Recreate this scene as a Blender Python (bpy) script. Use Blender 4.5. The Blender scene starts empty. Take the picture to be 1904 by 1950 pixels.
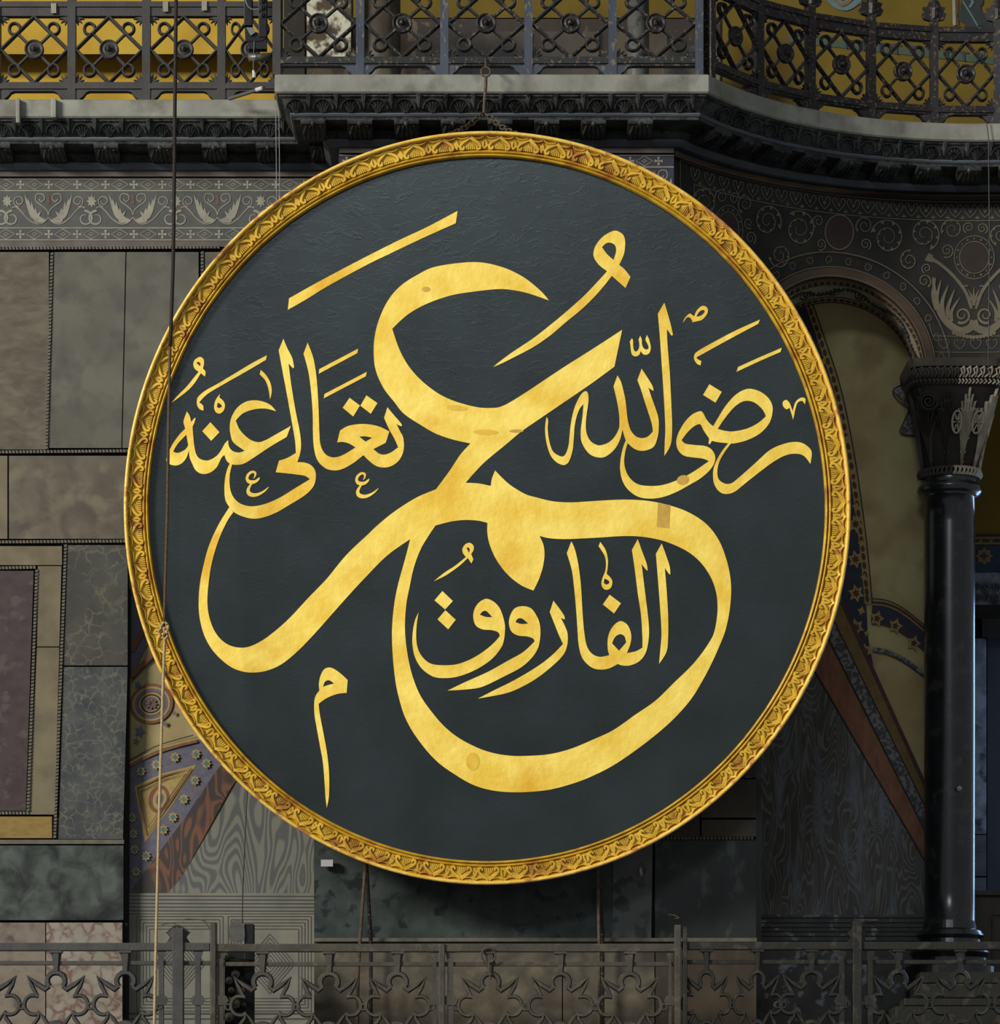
import bpy, math, random
from mathutils import Vector, Matrix
from mathutils.geometry import tessellate_polygon
random.seed(7)
# ---------------------------------------------------------------- camera, world, lights, exposure
F = 6545.0            # focal length in photo pixels; camera stands at the origin, level, looking along +Y
HX, HY = 952.0, 2300.0
S = bpy.context.scene
cd = bpy.data.cameras.new('camera'); cam = bpy.data.objects.new('camera', cd); S.collection.objects.link(cam)
cd.sensor_fit = 'HORIZONTAL'; cd.sensor_width = 36.0; cd.lens = 36.0 * F / 1904.0
cd.shift_y = (HY - 975.0) / 1904.0; cd.clip_end = 300
cam.location = (0, 0, 0); cam.rotation_euler = (math.pi / 2, 0, 0)
S.camera = cam
w = bpy.data.worlds.new('world'); S.world = w; w.use_nodes = True
w.node_tree.nodes['Background'].inputs[0].default_value = (0.93, 0.97, 1.0, 1)
w.node_tree.nodes['Background'].inputs[1].default_value = 0.22
def area(name, loc, target, sx, sy, power, col):
    l = bpy.data.lights.new(name, 'AREA'); l.shape = 'RECTANGLE'; l.size = sx; l.size_y = sy
    l.energy = power; l.color = col
    o = bpy.data.objects.new(name, l); S.collection.objects.link(o); o.location = loc
    o.rotation_euler = (Vector(target) - Vector(loc)).to_track_quat('-Z', 'Y').to_euler()
    return o
area('daylight_left_windows', (-44, 0, 26), (0, 35, 7), 14, 10, 47000, (1.0, 0.96, 0.87))
area('daylight_high_windows', (-3, -16, 26), (0, 34, 8), 9, 4, 3000, (0.80, 0.92, 1.0))
area('daylight_side_aisle_window', (8.6, 41.5, 5.2), (4.8, 36.6, 4.6), 1.0, 4.5, 170, (0.35, 0.58, 1.0))
S.view_settings.view_transform = 'Standard'; S.view_settings.look = 'None'
S.view_settings.exposure = 0.0; S.view_settings.gamma = 1.0; S.view_settings.use_curve_mapping = False
C = S.collection
# ---------------------------------------------------------------- mapping helpers
def P(px, py, Y, d=0.0):
    Y -= d
    return Vector(((px - HX) / F * Y, Y, (HY - py) / F * Y))
ZC = lambda py, Y: (HY - py) / F * Y
XC = lambda px, Y: (px - HX) / F * Y
EXC, EYC, ER = 4.97, 32.5, 4.06      # exedra: centre and wall radius in plan
def onCyl(px, py, o=0.0):
    r = ER - o; a = (px - HX) / F
    A = a * a + 1; B = -2 * (a * EXC + EYC); Cc = EXC ** 2 + EYC ** 2 - r * r
    Y = (-B + math.sqrt(max(0, B * B - 4 * A * Cc))) / (2 * A)
    return Vector((a * Y, Y, (HY - py) / F * Y))
TILT = math.tan(math.radians(4.0)); YD = 33.95
DC = P(927, 970, YD); DN = Vector((0, -math.cos(math.radians(4)), -math.sin(math.radians(4))))
def D(px, py, h=0.0):
    d = Vector(((px - HX) / F, 1, (HY - py) / F))
    t = DC.dot(DN) / d.dot(DN)
    return d * t + DN * h
class MB:
    def __init__(s): s.v = []; s.f = []; s.n_ = 0
    def add(s, vs, fs):
        b = len(s.v); s.v += [tuple(v) for v in vs]; s.f += [tuple(b + i for i in f) for f in fs]
    def box(s, x0, x1, y0, y1, z0, z1):
        vs = [(x, y, z) for z in (z0, z1) for y in (y0, y1) for x in (x0, x1)]
        s.add(vs, [(0, 2, 3, 1), (4, 5, 7, 6), (0, 1, 5, 4), (2, 6, 7, 3), (0, 4, 6, 2), (1, 3, 7, 5)])
    def tube(s, pts, r, n=8, closed=False, caps=True):
        pts = [Vector(p) for p in pts]; m = len(pts)
        rs = r if isinstance(r, (list, tuple)) else [r] * m
        vs = []
        up = None
        for i, p in enumerate(pts):
            a = pts[(i - 1) % m] if (closed or i > 0) else p
            b = pts[(i + 1) % m] if (closed or i < m - 1) else p
            t = (b - a).normalized()
            if up is None:
                up = Vector((0, 1, 0)) if abs(t.y) < .9 else Vector((1, 0, 0))
            u = (up - t * up.dot(t)).normalized(); v = t.cross(u); up = u
            for k in range(n):
                q = 2 * math.pi * k / n
                vs.append(p + (u * math.cos(q) + v * math.sin(q)) * rs[i])
        fs = []
        for i in range(m if closed else m - 1):
            j = (i + 1) % m
            for k in range(n):
                l = (k + 1) % n
                fs.append((i * n + k, i * n + l, j * n + l, j * n + k))
        if caps and not closed:
            fs.append(tuple(range(n))[::-1]); fs.append(tuple((m - 1) * n + k for k in range(n)))
        s.add(vs, fs)
    def lathe(s, prof, c, n=32, axis='z'):
        vs = []
        for r, z in prof:
            for k in range(n):
                q = 2 * math.pi * k / n
                if axis == 'z': vs.append((c[0] + r * math.cos(q), c[1] + r * math.sin(q), z))
                else: vs.append((c[0] + r * math.cos(q), c[1] + z, c[2] + r * math.sin(q)))
        fs = []
        for i in range(len(prof) - 1):
            for k in range(n):
                l = (k + 1) % n; fs.append((i * n + k, i * n + l, (i + 1) * n + l, (i + 1) * n + k))
        fs.append(tuple(range(n))); fs.append(tuple((len(prof) - 1) * n + k for k in range(n))[::-1])
        s.add(vs, fs)
    def poly(s, pts, mp, h=0.0, thick=0.0, holes=()):
        s.n_ += 1; h += s.n_ * .00012
        loops = [[Vector((p[0], p[1], 0)) for p in L] for L in [pts] + list(holes)]
        flat = [p for L in loops for p in L]
        tris = tessellate_polygon(loops)
        vs = [mp(p.x, p.y, h) for p in flat]; n = len(vs)
        fs = [tuple(t) for t in tris]
        if thick:
            vs += [mp(p.x, p.y, h - thick) for p in flat]
            b = 0
            for L in loops:
                for i in range(len(L)):
                    j = (i + 1) % len(L); fs.append((b + i, b + j, n + b + j, n + b + i))
                b += len(L)
        s.add(vs, fs)
    def ribbon(s, pts, wd, mp, h=0.0, d=0.0, closed=False, flat=True):
        s.n_ += 1; h += s.n_ * .00012
        m = len(pts); ws = wd if isinstance(wd, (list, tuple)) else [wd] * m
        vs = []; k = 2 if flat else 4
        for i, p in enumerate(pts):
            a = pts[(i - 1) % m] if (closed or i > 0) else p
            b = pts[(i + 1) % m] if (closed or i < m - 1) else p
            tx, ty = b[0] - a[0], b[1] - a[1]; L = math.hypot(tx, ty) or 1; nx, ny = -ty / L, tx / L
            q = ws[i] / 2
            if flat:
                for o in (-q, q): vs.append(mp(p[0] + nx * o, p[1] + ny * o, h))
            else:
                for o, hh in ((-q, 0), (-q * .55, d), (q * .55, d), (q, 0)): vs.append(mp(p[0] + nx * o, p[1] + ny * o, h + hh))
        fs = []
        for i in range(m if closed else m - 1):
            j = (i + 1) % m
            for e in range(k - 1): fs.append((i * k + e, i * k + e + 1, j * k + e + 1, j * k + e))
        if not flat and not closed: fs += [(0, 1, 2, 3), tuple((m - 1) * 4 + e for e in (3, 2, 1, 0))]
        s.add(vs, fs)
    def build(s, name, mat, parent=None, smooth=False, kind=None, label=None, cat=None, group=None, bev=0):
        off = parent_loc(parent) if parent else Vector((0, 0, 0))
        me = bpy.data.meshes.new(name)
        me.from_pydata([tuple(Vector(v) - off) for v in s.v], [], s.f); me.update()
        if smooth: me.shade_smooth()
        me.materials.append(mat)
        o = bpy.data.objects.new(name, me); C.objects.link(o)
        if parent: o.parent = parent
        if bev:
            b = o.modifiers.new('bevel', 'BEVEL'); b.width = bev; b.segments = 2; b.limit_method = 'ANGLE'
        tag(o, label, cat, group, kind)
        return o
def parent_loc(p):
    l = Vector((0, 0, 0))
    while p: l += p.location; p = p.parent
    return l
def tag(o, label=None, cat=None, group=None, kind=None):
    if label: o['label'] = label
    if cat: o['category'] = cat
    if group: o['group'] = group
    if kind: o['kind'] = kind
    return o
def thing(name, label, cat, loc, group=None):
    o = bpy.data.objects.new(name, None); C.objects.link(o); o.location = loc; o.empty_display_size = .1
    return tag(o, label, cat, group)
def struct(name, loc=(0, 0, 0)):
    o = bpy.data.objects.new(name, None); C.objects.link(o); o.location = loc; o.empty_display_size = .1
    return tag(o, kind='structure')
def smooth_path(pts, n=6, closed=False):
    """Catmull-Rom through 2-D points"""
    m = len(pts); out = []
    for i in range(m if closed else m - 1):
        p1, p2 = pts[i], pts[(i + 1) % m]
        p0 = pts[i - 1] if (closed or i > 0) else p1
        p3 = pts[(i + 2) % m] if (closed or i + 2 < m) else p2
        for k in range(n):
            t = k / n
            out.append(tuple(.5 * (2 * p1[c] + (p2[c] - p0[c]) * t + (2 * p0[c] - 5 * p1[c] + 4 * p2[c] - p3[c]) * t * t + (3 * p1[c] - p0[c] - 3 * p2[c] + p3[c]) * t ** 3) for c in range(len(p1))))
    if not closed: out.append(tuple(pts[-1]))
    return out
def spiral(cx, cy, r0, r1, turns, a0=0, ccw=1, n=18):
    N = max(8, int(abs(turns) * n)); out = []
    for i in range(N + 1):
        t = i / N; r = r0 + (r1 - r0) * t; a = a0 + ccw * 2 * math.pi * turns * t
        out.append((cx + r * math.cos(a), cy + r * math.sin(a)))
    return out
def ell(cx, cy, rx, ry, n=32, rot=0):
    o = []
    for i in range(n):
        a = 2 * math.pi * i / n; x, y = rx * math.cos(a), ry * math.sin(a)
        o.append((cx + x * math.cos(rot) - y * math.sin(rot), cy + x * math.sin(rot) + y * math.cos(rot)))
    return o
# ---------------------------------------------------------------- materials
DK = 0.68
def srgb(c):
    c = [v * DK for v in c[:3]]
    return tuple(((v / 255) / 12.92 if v / 255 <= .04045 else ((v / 255 + .055) / 1.055) ** 2.4) for v in c[:3]) + (1,)
GAIN = dict(pale_grey_marble=1.2, yellow_gallery_plaster=1.2, shaded_yellow_plaster=.85, dull_tan_plaster=1.8, cream_soffit_paint=1.7, dull_blue_paint=1.25, dull_ochre_paint=1.5, maroon_paint=1.3, dark_navy_paint=1.25, olive_speckled_band=1.5, grey_speckled_paint=1.25, red_sandstone_band=1.45, dark_watered_marble=1.5, worn_dark_base_marble=1.3, ochre_painted_plaster=1.25, faded_blue_paint=1.25, faded_red_paint=1.2, ochre_yellow_paint=1.2, teal_paint=1.2, red_brown_watered_marble=1.1, grey_watered_marble=1.1, dark_carved_marble=1.1, blue_grey_marble=1.15, cream_inlay=1.1, pale_grey_lined_marble=1.1, pale_hemp_rope=1.3, white_card=1.3, whitewashed_broken_stone=1.3, pavonazzo_marble=1.05, pinkish_beige_marble=1.0, dull_gold_grey_inlay=1.15, dark_shaded_stone=.85, peeling_dark_iron=.85, bluish_grey_iron=.92, brown_marble_dado=.85, brown_grey_pierced_stone=.95, blue_lit_marble=1.3, lace_carved_marble=1.4, dark_slate_panel=1.2, ochre_alabaster=1.1)
def M(name, c1, c2=None, scale=3.0, rough=.6, metal=0.0, bump=0.0, bscale=12.0, kind='noise', c3=None, vscale=3.0, vw=.04, stretch=(1, 1, 1), dist=0.0, lo=.35, hi=.65, spec=.28, freq=40):
    g_ = GAIN.get(name, 1.0) if DK < 1 else 1.0
    c1 = tuple(min(250, v * g_) for v in c1); c2 = c2 and tuple(min(250, v * g_) for v in c2); c3 = c3 and tuple(min(250, v * g_) for v in c3)
    m = bpy.data.materials.new(name); m.use_nodes = True; nt = m.node_tree; N = nt.nodes; L = nt.links
    b = N['Principled BSDF']; b.inputs['Roughness'].default_value = rough; b.inputs['Metallic'].default_value = metal
    b.inputs['Specular IOR Level'].default_value = spec
    geo = N.new('ShaderNodeNewGeometry'); mp = N.new('ShaderNodeMapping'); mp.inputs['Scale'].default_value = stretch
    L.new(geo.outputs['Position'], mp.inputs['Vector'])
    def noise(sc, det=8, di=0.0):
        n = N.new('ShaderNodeTexNoise'); n.inputs['Scale'].default_value = sc; n.inputs['Detail'].default_value = det
        n.inputs['Distortion'].default_value = di; L.new(mp.outputs[0], n.inputs['Vector']); return n
    def ramp(src, stops):
        r = N.new('ShaderNodeValToRGB'); e = r.color_ramp.elements
        e[0].position, e[0].color = stops[0]; e[1].position, e[1].color = stops[-1]
        for p, c in stops[1:-1]:
            x = e.new(p); x.color = c
        L.new(src, r.inputs[0]); return r
    def mix(f, a, bb):
        x = N.new('ShaderNodeMix'); x.data_type = 'RGBA'; L.new(f, x.inputs[0]); L.new(a, x.inputs[6])
        if isinstance(bb, tuple): x.inputs[7].default_value = bb
        else: L.new(bb, x.inputs[7])
        return x
    if c2 is None: b.inputs['Base Color'].default_value = srgb(c1)
    else:
        if kind == 'moire':
            n = noise(scale, 1.2, dist)
            mu = N.new('ShaderNodeMath'); mu.operation = 'MULTIPLY'; mu.inputs[1].default_value = freq; L.new(n.outputs[0], mu.inputs[0])
            si = N.new('ShaderNodeMath'); si.operation = 'SINE'; L.new(mu.outputs[0], si.inputs[0])
            ma = N.new('ShaderNodeMath'); ma.operation = 'MULTIPLY_ADD'; ma.inputs[1].default_value = .5; ma.inputs[2].default_value = .5; L.new(si.outputs[0], ma.inputs[0])
            col = ramp(ma.outputs[0], [(lo, srgb(c1)), (hi, srgb(c2))]).outputs[0]
            if c3:
                n2 = noise(scale * .8 + 3, 8); r2 = ramp(n2.outputs[0], [(.5, (0, 0, 0, 1)), (.72, (1, 1, 1, 1))])
                col = mix(r2.outputs[0], col, srgb(c3)).outputs[2]
        else:
            n = noise(scale, 9, dist); col = ramp(n.outputs[0], [(lo, srgb(c1)), (hi, srgb(c2))]).outputs[0]
            if c3:
                if kind == 'vein':
                    v = N.new('ShaderNodeTexVoronoi'); v.feature = 'DISTANCE_TO_EDGE'; v.inputs['Scale'].default_value = vscale
                    nn = noise(vscale * 1.2, 5); vm = N.new('ShaderNodeVectorMath'); vm.operation = 'MULTIPLY_ADD'
                    L.new(nn.outputs['Color'], vm.inputs[0]); vm.inputs[1].default_value = (.55 / vscale * 2,) * 3; L.new(mp.outputs[0], vm.inputs[2]); L.new(vm.outputs[0], v.inputs['Vector'])
                    r = ramp(v.outputs['Distance'], [(0, (1, 1, 1, 1)), (vw, (0, 0, 0, 1))])
                    nb = noise(vscale * .7, 3); rb = ramp(nb.outputs[0], [(.38, (0, 0, 0, 1)), (.55, (1, 1, 1, 1))])
                    mm = N.new('ShaderNodeMath'); mm.operation = 'MULTIPLY'; L.new(r.outputs[0], mm.inputs[0]); L.new(rb.outputs[0], mm.inputs[1])
                    col = mix(mm.outputs[0], col, srgb(c3)).outputs[2]
                else:
                    n2 = noise(vscale, 10); r = ramp(n2.outputs[0], [(.58 - vw, (0, 0, 0, 1)), (.62 + vw, (1, 1, 1, 1))])
                    col = mix(r.outputs[0], col, srgb(c3)).outputs[2]
        L.new(col, b.inputs['Base Color'])
    if bump:
        n = noise(bscale, 8); bp = N.new('ShaderNodeBump'); bp.inputs['Strength'].default_value = bump; bp.inputs['Distance'].default_value = .02
        L.new(n.outputs[0], bp.inputs['Height']); L.new(bp.outputs[0], b.inputs['Normal'])
    return m
def canvas_mat():
    m = M('painted_canvas', (27, 35, 36), (37, 45, 47), scale=1.6, rough=.30, spec=.5, lo=.3, hi=.7)
    nt = m.node_tree; N = nt.nodes; L = nt.links; b = N['Principled BSDF']
    mp = [x for x in N if x.type == 'MAPPING'][0]
    def nz(sc, det, di, st):
        q = N.new('ShaderNodeMapping'); q.inputs['Scale'].default_value = st; L.new(mp.outputs[0], q.inputs[0])
        n = N.new('ShaderNodeTexNoise'); n.inputs['Scale'].default_value = sc; n.inputs['Detail'].default_value = det; n.inputs['Distortion'].default_value = di
        L.new(q.outputs[0], n.inputs['Vector']); return n
    a = nz(3.4, 4, .8, (1, 1, 2.4)); r = N.new('ShaderNodeMath'); r.operation = 'SUBTRACT'; r.inputs[1].default_value = .5; L.new(a.outputs[0], r.inputs[0])
    ab = N.new('ShaderNodeMath'); ab.operation = 'ABSOLUTE'; L.new(r.outputs[0], ab.inputs[0])
    sm = N.new('ShaderNodeMapRange'); sm.inputs[1].default_value = 0; sm.inputs[2].default_value = .03; sm.inputs[3].default_value = 1; sm.inputs[4].default_value = 0; L.new(ab.outputs[0], sm.inputs[0])
    c = nz(4, 6, .4, (1, 1, 1.6)); ad = N.new('ShaderNodeMath'); ad.operation = 'MULTIPLY_ADD'; ad.inputs[1].default_value = 1.2; L.new(c.outputs[0], ad.inputs[0]); L.new(sm.outputs[0], ad.inputs[2])
    bp = N.new('ShaderNodeBump'); bp.inputs['Strength'].default_value = .045; bp.inputs['Distance'].default_value = .02
    L.new(ad.outputs[0], bp.inputs['Height']); L.new(bp.outputs[0], b.inputs['Normal'])
    return m
DK = 1.0
MT = dict(
    canvas=canvas_mat(),
    goldpaint=M('gold_leaf_paint', (231, 192, 66), (246, 218, 104), scale=3.2, rough=.5, bump=.3, bscale=16, c3=(222, 172, 42), vscale=1.4, vw=.06, kind='patch', spec=.4),
    frame=M('gilded_wood', (170, 130, 28), (200, 160, 46), scale=7, rough=.42, metal=.12, bump=.2, bscale=26, c3=(150, 92, 38), vscale=5, vw=.05, kind='patch'),
    goldstain=M('tarnished_gold_patch', (186, 148, 66), (204, 166, 76), scale=14, rough=.6),
    goldstain2=M('dull_gold_patch', (214, 172, 56), (230, 190, 74), scale=9, rough=.6),
    leafgold=M('gilded_carving', (184, 144, 42), (214, 176, 64), scale=7, rough=.42, metal=.1, c3=(160, 112, 46), vscale=5, vw=.03, kind='patch'),
    lip=M('worn_gilded_edge', (214, 170, 62), (232, 192, 96), scale=9, rough=.45, metal=.08, bump=.2, bscale=30, c3=(165, 108, 60), vscale=7, vw=.04, kind='patch'),
    )
DK = 0.68
MT.update(
    iron=M('dark_painted_iron', (66, 62, 60), (80, 76, 73), scale=5, rough=.6, bump=.15, bscale=40, spec=.4),
    ironworn=M('peeling_dark_iron', (52, 50, 50), (66, 66, 70), scale=5, rough=.45, c3=(150, 134, 104), vscale=24, vw=.0, kind='patch', bump=.2, bscale=30),
    ironblue=M('bluish_grey_iron', (74, 80, 98), (96, 102, 120), scale=6, rough=.4, c3=(150, 140, 116), vscale=26, vw=.0, kind='patch', stretch=(1, 1, .4)),
    ironblack=M('blackened_iron', (44, 40, 42), (56, 52, 58), scale=5, rough=.42, c3=(124, 106, 70), vscale=28, vw=.0, kind='patch'),
    slab=M('pale_grey_marble', (136, 136, 126), (160, 161, 150), scale=2.4, rough=.6, bump=.25, bscale=8, c3=(112, 108, 96), vscale=3, vw=.08, kind='patch'),
    carved=M('dark_carved_marble', (44, 46, 46), (92, 94, 92), scale=6, rough=.55, bump=.6, bscale=22, c3=(26, 26, 26), vscale=12, vw=.05, kind='patch'),
    fascia=M('blue_grey_marble', (86, 92, 100), (112, 118, 124), scale=2.5, rough=.5, bump=.2, stretch=(.5, 1, 3)),
    pink=M('pinkish_grey_marble', (112, 102, 98), (134, 122, 116), scale=4, rough=.6, bump=.2),
    frz=M('slate_grey_inlay_marble', (92, 94, 92), (110, 110, 106), scale=4, rough=.6, bump=.15),
    inlay=M('cream_inlay', (156, 152, 136), (182, 176, 158), scale=9, rough=.6),
    rust=M('red_brown_inlay', (128, 92, 76), (146, 108, 92), scale=9, rough=.6),
    brown=M('brown_onyx_marble', (112, 104, 86), (138, 128, 106), scale=4, rough=.42, c3=(94, 84, 68), vscale=3.2, vw=.12, kind='patch', stretch=(1, 1, 2.2), dist=1.2, bump=.05),
    green=M('grey_green_marble', (114, 110, 96), (134, 130, 112), scale=2.2, rough=.4, c3=(100, 98, 88), vscale=5, vw=.1, kind='patch', bump=.05),
    mottle=M('brown_mottled_marble', (104, 94, 80), (136, 126, 106), scale=2.6, rough=.42, c3=(148, 138, 112), vscale=4, vw=.06, kind='patch', dist=1.5),
    tan=M('tan_alabaster', (140, 128, 102), (162, 148, 114), scale=2.8, rough=.45, c3=(122, 108, 82), vscale=3, vw=.1, kind='patch'),
    ochre=M('ochre_alabaster', (160, 130, 62), (180, 150, 78), scale=5, rough=.5, c3=(138, 108, 54), vscale=5, vw=.1, kind='patch', stretch=(1, 1, 3)),
    porph=M('purple_porphyry', (84, 70, 72), (98, 82, 82), scale=9, rough=.34, c3=(112, 98, 96), vscale=6, vw=.02, kind='patch', stretch=(1, 1, 1.4)),
    brecA=M('dark_breccia_marble', (80, 78, 72), (100, 97, 88), scale=2.8, rough=.35, kind='vein', c3=(136, 128, 106), vscale=6.5, vw=.07),
    brecB=M('blue_breccia_marble', (74, 80, 84), (106, 108, 106), scale=3.5, rough=.35, kind='vein', c3=(138, 134, 118), vscale=11, vw=.10),
    verde=M('dark_green_breccia', (46, 52, 48), (112, 120, 114), scale=4.5, rough=.4, c3=(34, 38, 36), vscale=2.4, vw=.08, kind='patch', dist=.6),
    pave=M('pavonazzo_marble', (172, 164, 146), (190, 182, 166), scale=3, rough=.45, kind='vein', c3=(136, 96, 88), vscale=8.0, vw=.22),
    beige=M('pinkish_beige_marble', (156, 140, 124), (190, 178, 158), scale=5, rough=.5, c3=(116, 98, 88), vscale=5, vw=.1, kind='patch'),
    serp=M('green_serpentine', (62, 72, 68), (88, 98, 94), scale=5, rough=.35, c3=(42, 48, 50), vscale=6.5, vw=.02, kind='patch'),
    serpd=M('black_green_marble', (50, 52, 50), (64, 68, 66), scale=4, rough=.35, c3=(98, 108, 100), vscale=4.5, vw=.03, kind='patch', stretch=(1, 1, .6)),
    greyv=M('grey_veined_marble', (112, 116, 112), (130, 132, 126), scale=4, rough=.4, c3=(78, 84, 84), vscale=7, vw=.02, kind='patch'),
    dkbrown=M('dark_brown_marble', (88, 76, 62), (106, 94, 74), scale=3.4, rough=.4, stretch=(1, 1, .5), dist=.6, c3=(72, 62, 52), vscale=3, vw=.1, kind='patch'),
    joint=M('shadowed_joint', (40, 38, 34), rough=.9),
    bead=M('grey_tooth_moulding', (116, 112, 98), (140, 134, 116), scale=10, rough=.7),
    plaster=M('ochre_painted_plaster', (150, 134, 92), (172, 156, 108), scale=2.5, rough=.75, c3=(182, 168, 126), vscale=2, vw=.08, kind='patch', bump=.1),
    plasterR=M('dull_tan_plaster', (128, 112, 76), (148, 130, 92), scale=2, rough=.8, c3=(112, 96, 68), vscale=2.2, vw=.1, kind='patch', bump=.1),
    pblue=M('faded_blue_paint', (94, 94, 112), (108, 106, 120), scale=14, rough=.75, c3=(118, 104, 96), vscale=12, vw=.05, kind='patch'),
    pred=M('faded_red_paint', (124, 82, 62), (138, 94, 70), scale=12, rough=.75),
    pyel=M('ochre_yellow_paint', (172, 146, 86), (184, 160, 98), scale=12, rough=.75),
    pteal=M('teal_paint', (84, 116, 118), (98, 128, 128), scale=12, rough=.75),
    pdark=M('dark_outline_paint', (66, 64, 56), rough=.8),
    pnavy=M('dark_navy_paint', (54, 54, 68), (64, 62, 74), scale=10, rough=.8),
    pmaroon=M('maroon_paint', (78, 52, 50), (90, 60, 56), scale=10, rough=.8),
    pcream=M('cream_soffit_paint', (128, 124, 104), (146, 140, 116), scale=5, rough=.8),
    pgrey=M('grey_speckled_paint', (84, 82, 84), (140, 136, 134), scale=26, rough=.8, lo=.45, hi=.55),
    redband=M('red_sandstone_band', (116, 78, 60), (140, 96, 74), scale=14, rough=.8, stretch=(1, 1, .3)),
    moireL=M('grey_watered_marble', (104, 108, 106), (144, 142, 130), scale=1.5, rough=.5, kind='moire', stretch=(1.9, 1, .5), dist=.25, freq=120, lo=.3, hi=.75),
    moireR=M('dark_watered_marble', (66, 64, 58), (104, 102, 94), scale=1.9, rough=.45, kind='moire', stretch=(2.2, 1, .5), dist=.7, freq=120, lo=.62, hi=1.0, c3=(100, 104, 112)),
    moireB=M('red_brown_watered_marble', (76, 66, 64), (136, 90, 68), scale=1.6, rough=.5, kind='moire', stretch=(1.5, 1, .8), dist=1.2, freq=60, lo=.45, hi=.9),
    lined=M('pale_grey_lined_marble', (138, 136, 124), (156, 152, 136), scale=5, rough=.6),
    linedk=M('dark_line_inlay', (92, 96, 98), rough=.6),
    basedark=M('worn_dark_base_marble', (64, 62, 56), (86, 84, 78), scale=4, rough=.5, c3=(150, 152, 156), vscale=7, vw=.02, kind='patch'),
    exed=M('black_inlay_marble', (34, 32, 31), (48, 46, 42), scale=2.5, rough=.5, bump=.1, c3=(60, 56, 50), vscale=2.5, vw=.1, kind='patch'),
    exin=M('dull_gold_grey_inlay', (112, 104, 84), (130, 120, 98), scale=8, rough=.55),
    exred=M('dark_red_roundel_marble', (60, 46, 40), (70, 54, 46), scale=8, rough=.4),
    exbrown=M('brown_stone_moulding', (86, 70, 56), (104, 84, 64), scale=4, rough=.6, stretch=(.6, .6, 2)),
    pnavyblue=M('dull_blue_paint', (50, 60, 78), (60, 70, 88), scale=10, rough=.8),
    pyelR=M('dull_ochre_paint', (138, 116, 66), (150, 126, 76), scale=10, rough=.8),
    oliveband=M('olive_speckled_band', (96, 84, 48), (120, 92, 58), scale=16, rough=.8),
    linedk2=M('dark_base_line', (40, 42, 46), rough=.6),
    darkslate=M('dark_slate_panel', (58, 62, 70), (66, 70, 76), scale=3, rough=.6),
    pteald=M('dull_teal_paint', (84, 104, 84), (96, 112, 90), scale=10, rough=.8),
    pdarkslate=M('dark_teal_slate_paint', (52, 62, 62), (62, 72, 72), scale=10, rough=.8),
    stonedk=M('dark_grey_pierced_stone', (80, 80, 78), (96, 94, 90), scale=5, rough=.6, bump=.2, bscale=30),
    stonelt=M('brown_grey_pierced_stone', (88, 84, 74), (108, 102, 88), scale=5, rough=.6, bump=.2, bscale=30, c3=(122, 114, 98), vscale=8, vw=.03, kind='patch'),
    stoneblk=M('dark_shaded_stone', (54, 54, 48), (66, 64, 56), scale=5, rough=.6, bump=.2, bscale=30, c3=(96, 92, 78), vscale=8, vw=.02, kind='patch'),  # right railing's shade put into its colour; plinth steps share it
    capgrey=M('brown_grey_carved_marble', (76, 68, 60), (92, 84, 74), scale=10, rough=.6),  # darker tone for the capital's left half and the abacus
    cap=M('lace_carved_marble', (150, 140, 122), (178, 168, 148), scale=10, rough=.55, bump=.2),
    capdark=M('capital_drilled_ground', (48, 44, 38), (60, 54, 46), scale=10, rough=.8),
    column=M('polished_dark_green_column', (34, 36, 38), (52, 54, 56), scale=3, rough=.24, c3=(74, 72, 68), vscale=6, vw=.02, kind='patch', spec=.7),
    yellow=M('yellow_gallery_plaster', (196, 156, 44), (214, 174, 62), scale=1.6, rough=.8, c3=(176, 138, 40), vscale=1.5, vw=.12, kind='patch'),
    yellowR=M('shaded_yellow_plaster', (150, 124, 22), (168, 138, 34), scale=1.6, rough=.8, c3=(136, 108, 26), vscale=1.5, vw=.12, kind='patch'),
    olive=M('olive_yellow_plaster', (150, 120, 22), (162, 132, 30), scale=2, rough=.8),
    dado=M('brown_marble_dado', (62, 48, 36), (88, 68, 50), scale=3, rough=.4, c3=(140, 116, 86), vscale=8, vw=.005, kind='patch'),
    patchy=M('whitewashed_broken_stone', (74, 62, 48), (200, 190, 168), scale=5, rough=.8, lo=.47, hi=.55, bump=.5, c3=(52, 42, 32), vscale=8, vw=.05, kind='patch'),
    darkroom=M('dark_gallery_stone', (44, 40, 34), (60, 54, 46), scale=3, rough=.8),
    bluewall=M('blue_lit_marble', (110, 118, 134), (160, 166, 178), scale=6, rough=.5, c3=(60, 64, 76), vscale=5, vw=.04, kind='patch'),
    wood=M('dark_panel_wood', (78, 70, 58), (92, 82, 68), scale=8, rough=.5, stretch=(3, 3, .4)),
    rope=M('brown_hemp_rope', (110, 84, 58), (132, 102, 70), scale=40, rough=.8, bump=.6, bscale=90),
    ropedark=M('dark_tarred_rope', (46, 36, 30), (60, 46, 38), scale=40, rough=.7, bump=.5, bscale=90),
    ropelight=M('pale_hemp_rope', (176, 150, 112), (200, 172, 130), scale=40, rough=.8, bump=.6, bscale=90),
    rustiron=M('rusty_iron', (96, 78, 60), (124, 104, 80), scale=20, rough=.7, bump=.4, bscale=60),
    black=M('matt_black_housing', (20, 20, 22), rough=.5),
    steel=M('brushed_grey_steel', (130, 126, 122), (150, 146, 140), scale=9, rough=.35, metal=.5),
    white=M('white_card', (225, 225, 220), rough=.6),
    wire=M('pale_wire', (150, 158, 160), rough=.4),
    wiredark=M('dark_thin_wire', (20, 20, 22), rough=.5),
)
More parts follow.
